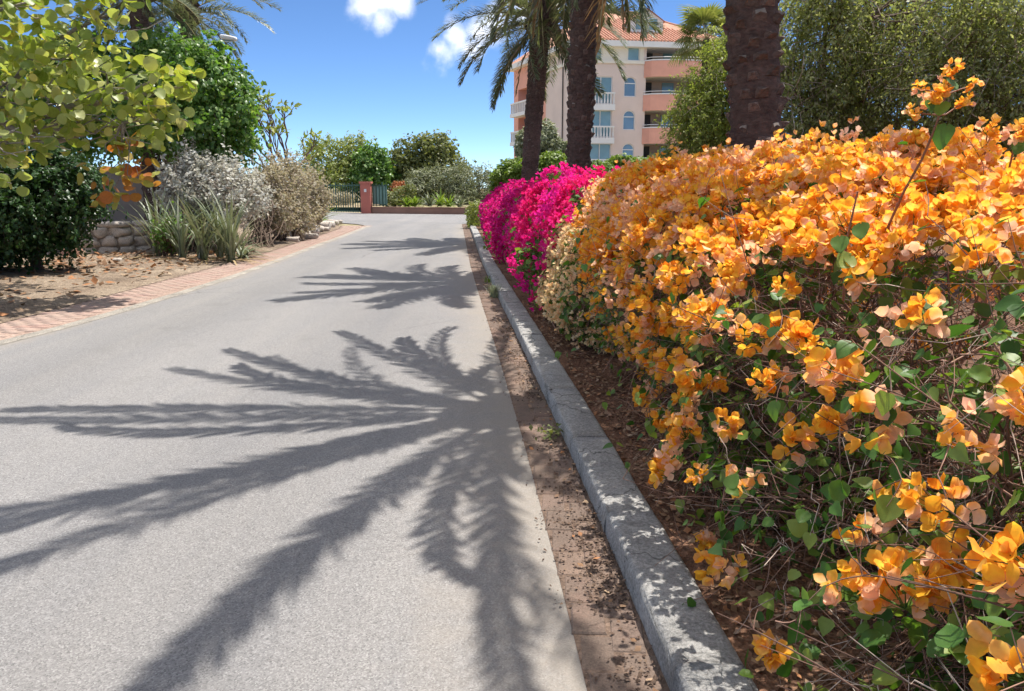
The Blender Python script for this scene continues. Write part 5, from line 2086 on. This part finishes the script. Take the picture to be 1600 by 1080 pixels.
# --- shrubs around the foot of the far palms
simple('clipped_shrub', 'rounded bright lime green shrub between the two farther palms', [pblob(862, 264, 27, 28, 30, .7), pblob(848, 275, 27, 22, 24, .6), pblob(880, 272, 27.5, 20, 26, .6)], 'lime', 7000, .12, cat_='shrub', r0=.05, twigs=40, group='lime green shrubs by the palms')
simple('clipped_shrub', 'rounded lime green shrub left of the farthest palm', [pblob(798, 272, 28, 26, 26, .7), pblob(815, 275, 27.5, 22, 24, .6), pblob(786, 284, 28, 18, 20, .5)], 'lime', 6500, .12, cat_='shrub', r0=.05, twigs=40, group='lime green shrubs by the palms')
simple('clipped_shrub', 'low lime green shrub right of the middle palm', [pblob(935, 272, 24, 34, 24, .6), pblob(985, 262, 26, 44, 20, .6), pblob(1030, 262, 26, 40, 20, .6)], 'lime', 7000, .11, cat_='shrub', r0=.05, twigs=40, group='lime green shrubs by the palms')
simple('upright_shrub', 'grey-green upright shrub at the left foot of the pink facade', [pblob(850, 215, 42, 24, 30, 1.0), pblob(825, 225, 42, 22, 28, 1.0), pblob(862, 235, 42, 24, 26, 1.0), pblob(838, 248, 42, 34, 26, 1.0)], 'greygreen', 8000, .18, cat_='shrub', r0=.08, twigs=50)
B = [((float(xk(30)) + .25, 29.5, .5), (.4, .5, .55)), ((float(xk(31)) + .35, 30.6, .55), (.45, .5, .5))]
simple('yellow_shrub', 'small yellow-green bush where the kerb ends', B, 'yellowgreen', 1500, .09, cat_='shrub', r0=.02, twigs=15)

# --- tall growth on the right behind the hedge
simple('feathery_tree', 'light green feathery tree beside the nearest palm trunk', [pblob(1110, 165, 15, 50, 60, .9), pblob(1085, 215, 15, 42, 55, .9), pblob(1130, 115, 15, 42, 50, .8), pblob(1085, 165, 15, 34, 40, .7), pblob(1150, 75, 15.3, 36, 40, .7), pblob(1160, 200, 15.5, 50, 70, .9), pblob(1120, 240, 15, 60, 40, .9), pblob(1190, 130, 15.5, 45, 70, .8), pblob(1060, 255, 15, 26, 26, .6)],
       'lightolive', 45000, .062, tpl=(LEAF2_V, LEAF2_F), r0=.07, twigs=120, droop=.5, sprays=2200, spray_len=.32, lo=.45, pale=120)
big = [pblob(1290, 60, 13, 80, 80, 1.2), pblob(1250, 150, 13, 60, 80, 1.0), pblob(1340, 150, 13.5, 90, 80, 1.2), pblob(1420, 60, 13.5, 90, 90, 1.3), pblob(1330, -10, 13, 110, 60, 1.2), pblob(1270, 215, 13.2, 50, 40, .8),
       pblob(1350, 225, 14, 60, 40, .8)]
tree('feathery_tree', 'large dense grey-green tree of drooping fine twigs behind the hedge', gpt(1330, 372), big, 'mesquite', 52000, .066, (LEAF2_V, LEAF2_F), .13, 'bark', 2, 240, lo=.3, core=.45, droop=.75, sprays=3400, spray_len=.55, pale=500)
tree('feathery_tree', 'darker fine-leaved tree with a leaning trunk at the right edge', gpt(1432, 392), [pblob(1500, 80, 11.5, 110, 90, 1.1), pblob(1590, 130, 11.5, 90, 100, 1.1), pblob(1470, 10, 11.5, 120, 60, 1.1), pblob(1590, 20, 11.5, 100, 80, 1.1), pblob(1480, 190, 12.5, 80, 40, .8), pblob(1590, 210, 12, 70, 40, .8), pblob(1680, 80, 11.5, 100, 120, 1.1)],
     'mesquite', 45000, .06, (LEAF2_V, LEAF2_F), .12, 'bark', 2, 220, lo=.3, core=.45, droop=.6, sprays=3000, spray_len=.5, pale=400)
simple('scrub', 'dark green scrub filling the gap under the feathery trees', [pblob(1240, 250, 16, 70, 30, .8), pblob(1350, 250, 17, 80, 40, .8), pblob(1460, 250, 17, 80, 40, .8), pblob(1570, 245, 17, 80, 40, .8)], 'olive', 16000, .08, cat_='shrub', tpl=(LEAF2_V, LEAF2_F), r0=.05, twigs=80)

# --- fan palm right of the building
fp = at(1104, 62, 34)
t = thing('fan_palm', 'fan palm top showing beside the apartment balconies', 'palm tree', (fp[0], 34, 0))
V, F = tubes([np.array([(fp[0] + .1, 34, 0), (fp[0], 34, fp[2] * .5), fp])], [np.array((.2, .16, .15))], 9)
part('trunk', t, V, F, M['palm_bark'], True)


def fan_mesh():
    VV, FF, o = [], [], 0
    V1, F1 = tubes([np.array([(0, 0, 0), (.45, 0, .06), (.85, 0, .02)])], [np.array((.02, .015, .012))], 4)
    nl = 26
    for k in range(nl):
        a = -2.0 + 4.0 * k / (nl - 1)
        ln = .85 * (1 - .18 * abs(a) / 2)
        d = np.array((math.cos(a), math.sin(a), 0))
        s = np.array((-math.sin(a), math.cos(a), 0)) * .045
        p0 = np.array((.85, 0, .02))
        p1 = p0 + d * ln * .6 + np.array((0, 0, .03 * (k % 2)))
        p2 = p0 + d * ln + np.array((0, 0, -.28))
        VV += [p0, p1 - s, p1 + s, p2]
        FF += [(o, o + 1, o + 2), (o + 1, o + 3, o + 2)]
        o += 4
    F1t = np.concatenate((F1[:, [0, 1, 2]], F1[:, [0, 2, 3]]))
    V, F = cat((V1, F1t), (np.array(VV), np.array(FF)))
    return make_mesh('fan_leaf', V, F, [M['rachis'], LM['olive']], False, np.concatenate((np.zeros(len(F1t)), np.ones(len(FF)))))


fm = fan_mesh()
for k in range(26):
    a = k * 2.39996
    e = math.radians(70 - 105 * k / 25)
    x = np.array((math.cos(a) * math.cos(e), math.sin(a) * math.cos(e), math.sin(e)))
    y = np.array((-math.sin(a), math.cos(a), 0))
    link('fan_leaf', fm, t, fp, np.column_stack((x, y, np.cross(x, y))), random.uniform(.85, 1.15))

# --- street lamp behind the left trees
M['lamp_grey'] = plain('lamp_grey', (0.55, 0.55, 0.54), .5, .08, 2, spec=.4)
lp = at(352, 61, 25)
la = at(322, 74, 25)
t = thing('street_lamp', 'white street lamp head on a thin arm over the green tree', 'street lamp', (la[0] - 1.6, 25, 0))
pole = np.array([(la[0] - 1.6, 25, 0), (la[0] - 1.6, 25, 3), (la[0] - 1.5, 25, la[2] - .75), (la[0] - 1.1, 25, la[2] - .3), la, lp - np.array((.12, 0, .03))])
V, F = tubes([pole], [np.array((.08, .07, .05, .04, .032, .03))], 10)
part('pole', t, V, F, M['lamp_grey'], True)
V, F = rock((0, 0, 0), (.27, .12, .075), 3, .0)
part('lamp_head', t, V @ np.array(((.98, 0, -.17), (0, 1, 0), (.17, 0, .98))) + lp + np.array((.1, 0, .03)), F, M['white_trim'], True)
V, F = rock((0, 0, 0), (.17, .09, .03), 4, .0)
part('lamp_lens', t, V + lp + np.array((.12, 0, -.05)), F, M['glass_teal'], True)


# ------------------------------------------------------------------ small things on the ground
def tuft(name, label, p, n, ln, leaf, wd=.004, cat_='weed'):
    t = thing(name, label, cat_, p)
    Vs = []
    for k in range(n):
        V, F = blade(np.array(p) + np.array((random.gauss(0, .03), random.gauss(0, .07), 0)), random.uniform(0, 6.28), ln * random.uniform(.5, 1.1), random.uniform(55, 95), random.uniform(10, 60), wd, 4)
        Vs.append((V, F))
    V, F = cat(*Vs)
    part('blades', t, V, F, LM[leaf], kind='stuff')
    return t


tuft('grass_tuft', 'pale dry grass tuft growing against the far kerb face', (float(xk(10.9)) - .05, 10.9, .01), 130, .24, 'strap')
tuft('grass_tuft', 'little grass sprout at the kerb foot beyond the dry tuft', (float(xk(12.6)) - .04, 12.6, .01), 40, .12, 'lime')
wd_ = gpt(862, 680)
t = thing('weed', 'small leafy weed in the brick gutter against the kerb', 'weed', wd_)
P = np.array(wd_) + rng.normal(0, 1, (60, 3)) * np.array((.045, .05, .012)) + np.array((0, 0, .03))
V, F = scatter_leaves(P, rng.normal(0, .6, P.shape) + np.array((0, 0, .6)), .035, LEAF4_V, LEAF4_F, 0, .4, .5)
part('leaves', t, V, F, LM['olive'], kind='stuff')

# leaf litter
def litter(name, label, pts, size, leaf, zoff=.012):
    k = len(pts)
    nrm = rng.normal(0, .35, (k, 3)) + np.array((0, 0, 1.0))
    V, F = scatter(LEAF4_V, LEAF4_F, pts, frames(nrm), size * rng.uniform(.5, 1.4, k))
    o = link(name, make_mesh(name, V, F, LM[leaf]), kind='stuff')
    tag(o, label, 'leaf litter')


k = 5200
x = rng.uniform(-14, -6.0, k)
y = rng.uniform(8.5, 19, k)
dens = np.exp(-((y - 15.5) / 3.0) ** 2) * np.exp(-((x + 9) / 2.6) ** 2) + .12
kp = (rng.random(k) < dens) & (x < xu(y) - .15)
litter('leaf_litter', 'dry fallen leaves on the dirt below the left trees', np.column_stack((x, y, np.full(k, .075)))[kp], .13, 'litter')
k = 2400
y = rng.uniform(1, 9.5, k)
x = xk(y) + .25 + np.abs(rng.normal(0, .45, k))
litter('fallen_bracts', 'dry fallen petals and leaves on the soil under the hedge', np.column_stack((x, y, np.full(k, .105))), .035, 'litter')
k = 7000
y = rng.uniform(1.2, 9, k) ** 1.0
x = xk(y) - np.abs(rng.normal(0, .11, k)) - .005
x = np.maximum(x, xk(y) - .3)
dn2 = np.sin(y * 4.7) + np.sin(y * 11.3 + 2) + .8 * np.sin(y * 2.1 + 1) + np.where(y < 3.8, .9, -.4)
kp = rng.random(k) < np.clip(dn2 * .4 + .35, .05, 1)
litter('gutter_debris', 'dark dirt and leaf crumbs gathered in the brick gutter', np.column_stack((x, y, np.full(k, .014)))[kp], .016, 'debris')
k = 260
y = rng.uniform(1.5, 14, k)
x = xk(y) - np.abs(rng.normal(0, .09, k)) - .01
litter('gutter_litter', 'scattered dry leaf bits in the brick gutter', np.column_stack((x, y, np.full(k, .018))), .03, 'litter')

for o in bpy.data.objects:
    if '_base' in o:
        del o['_base']
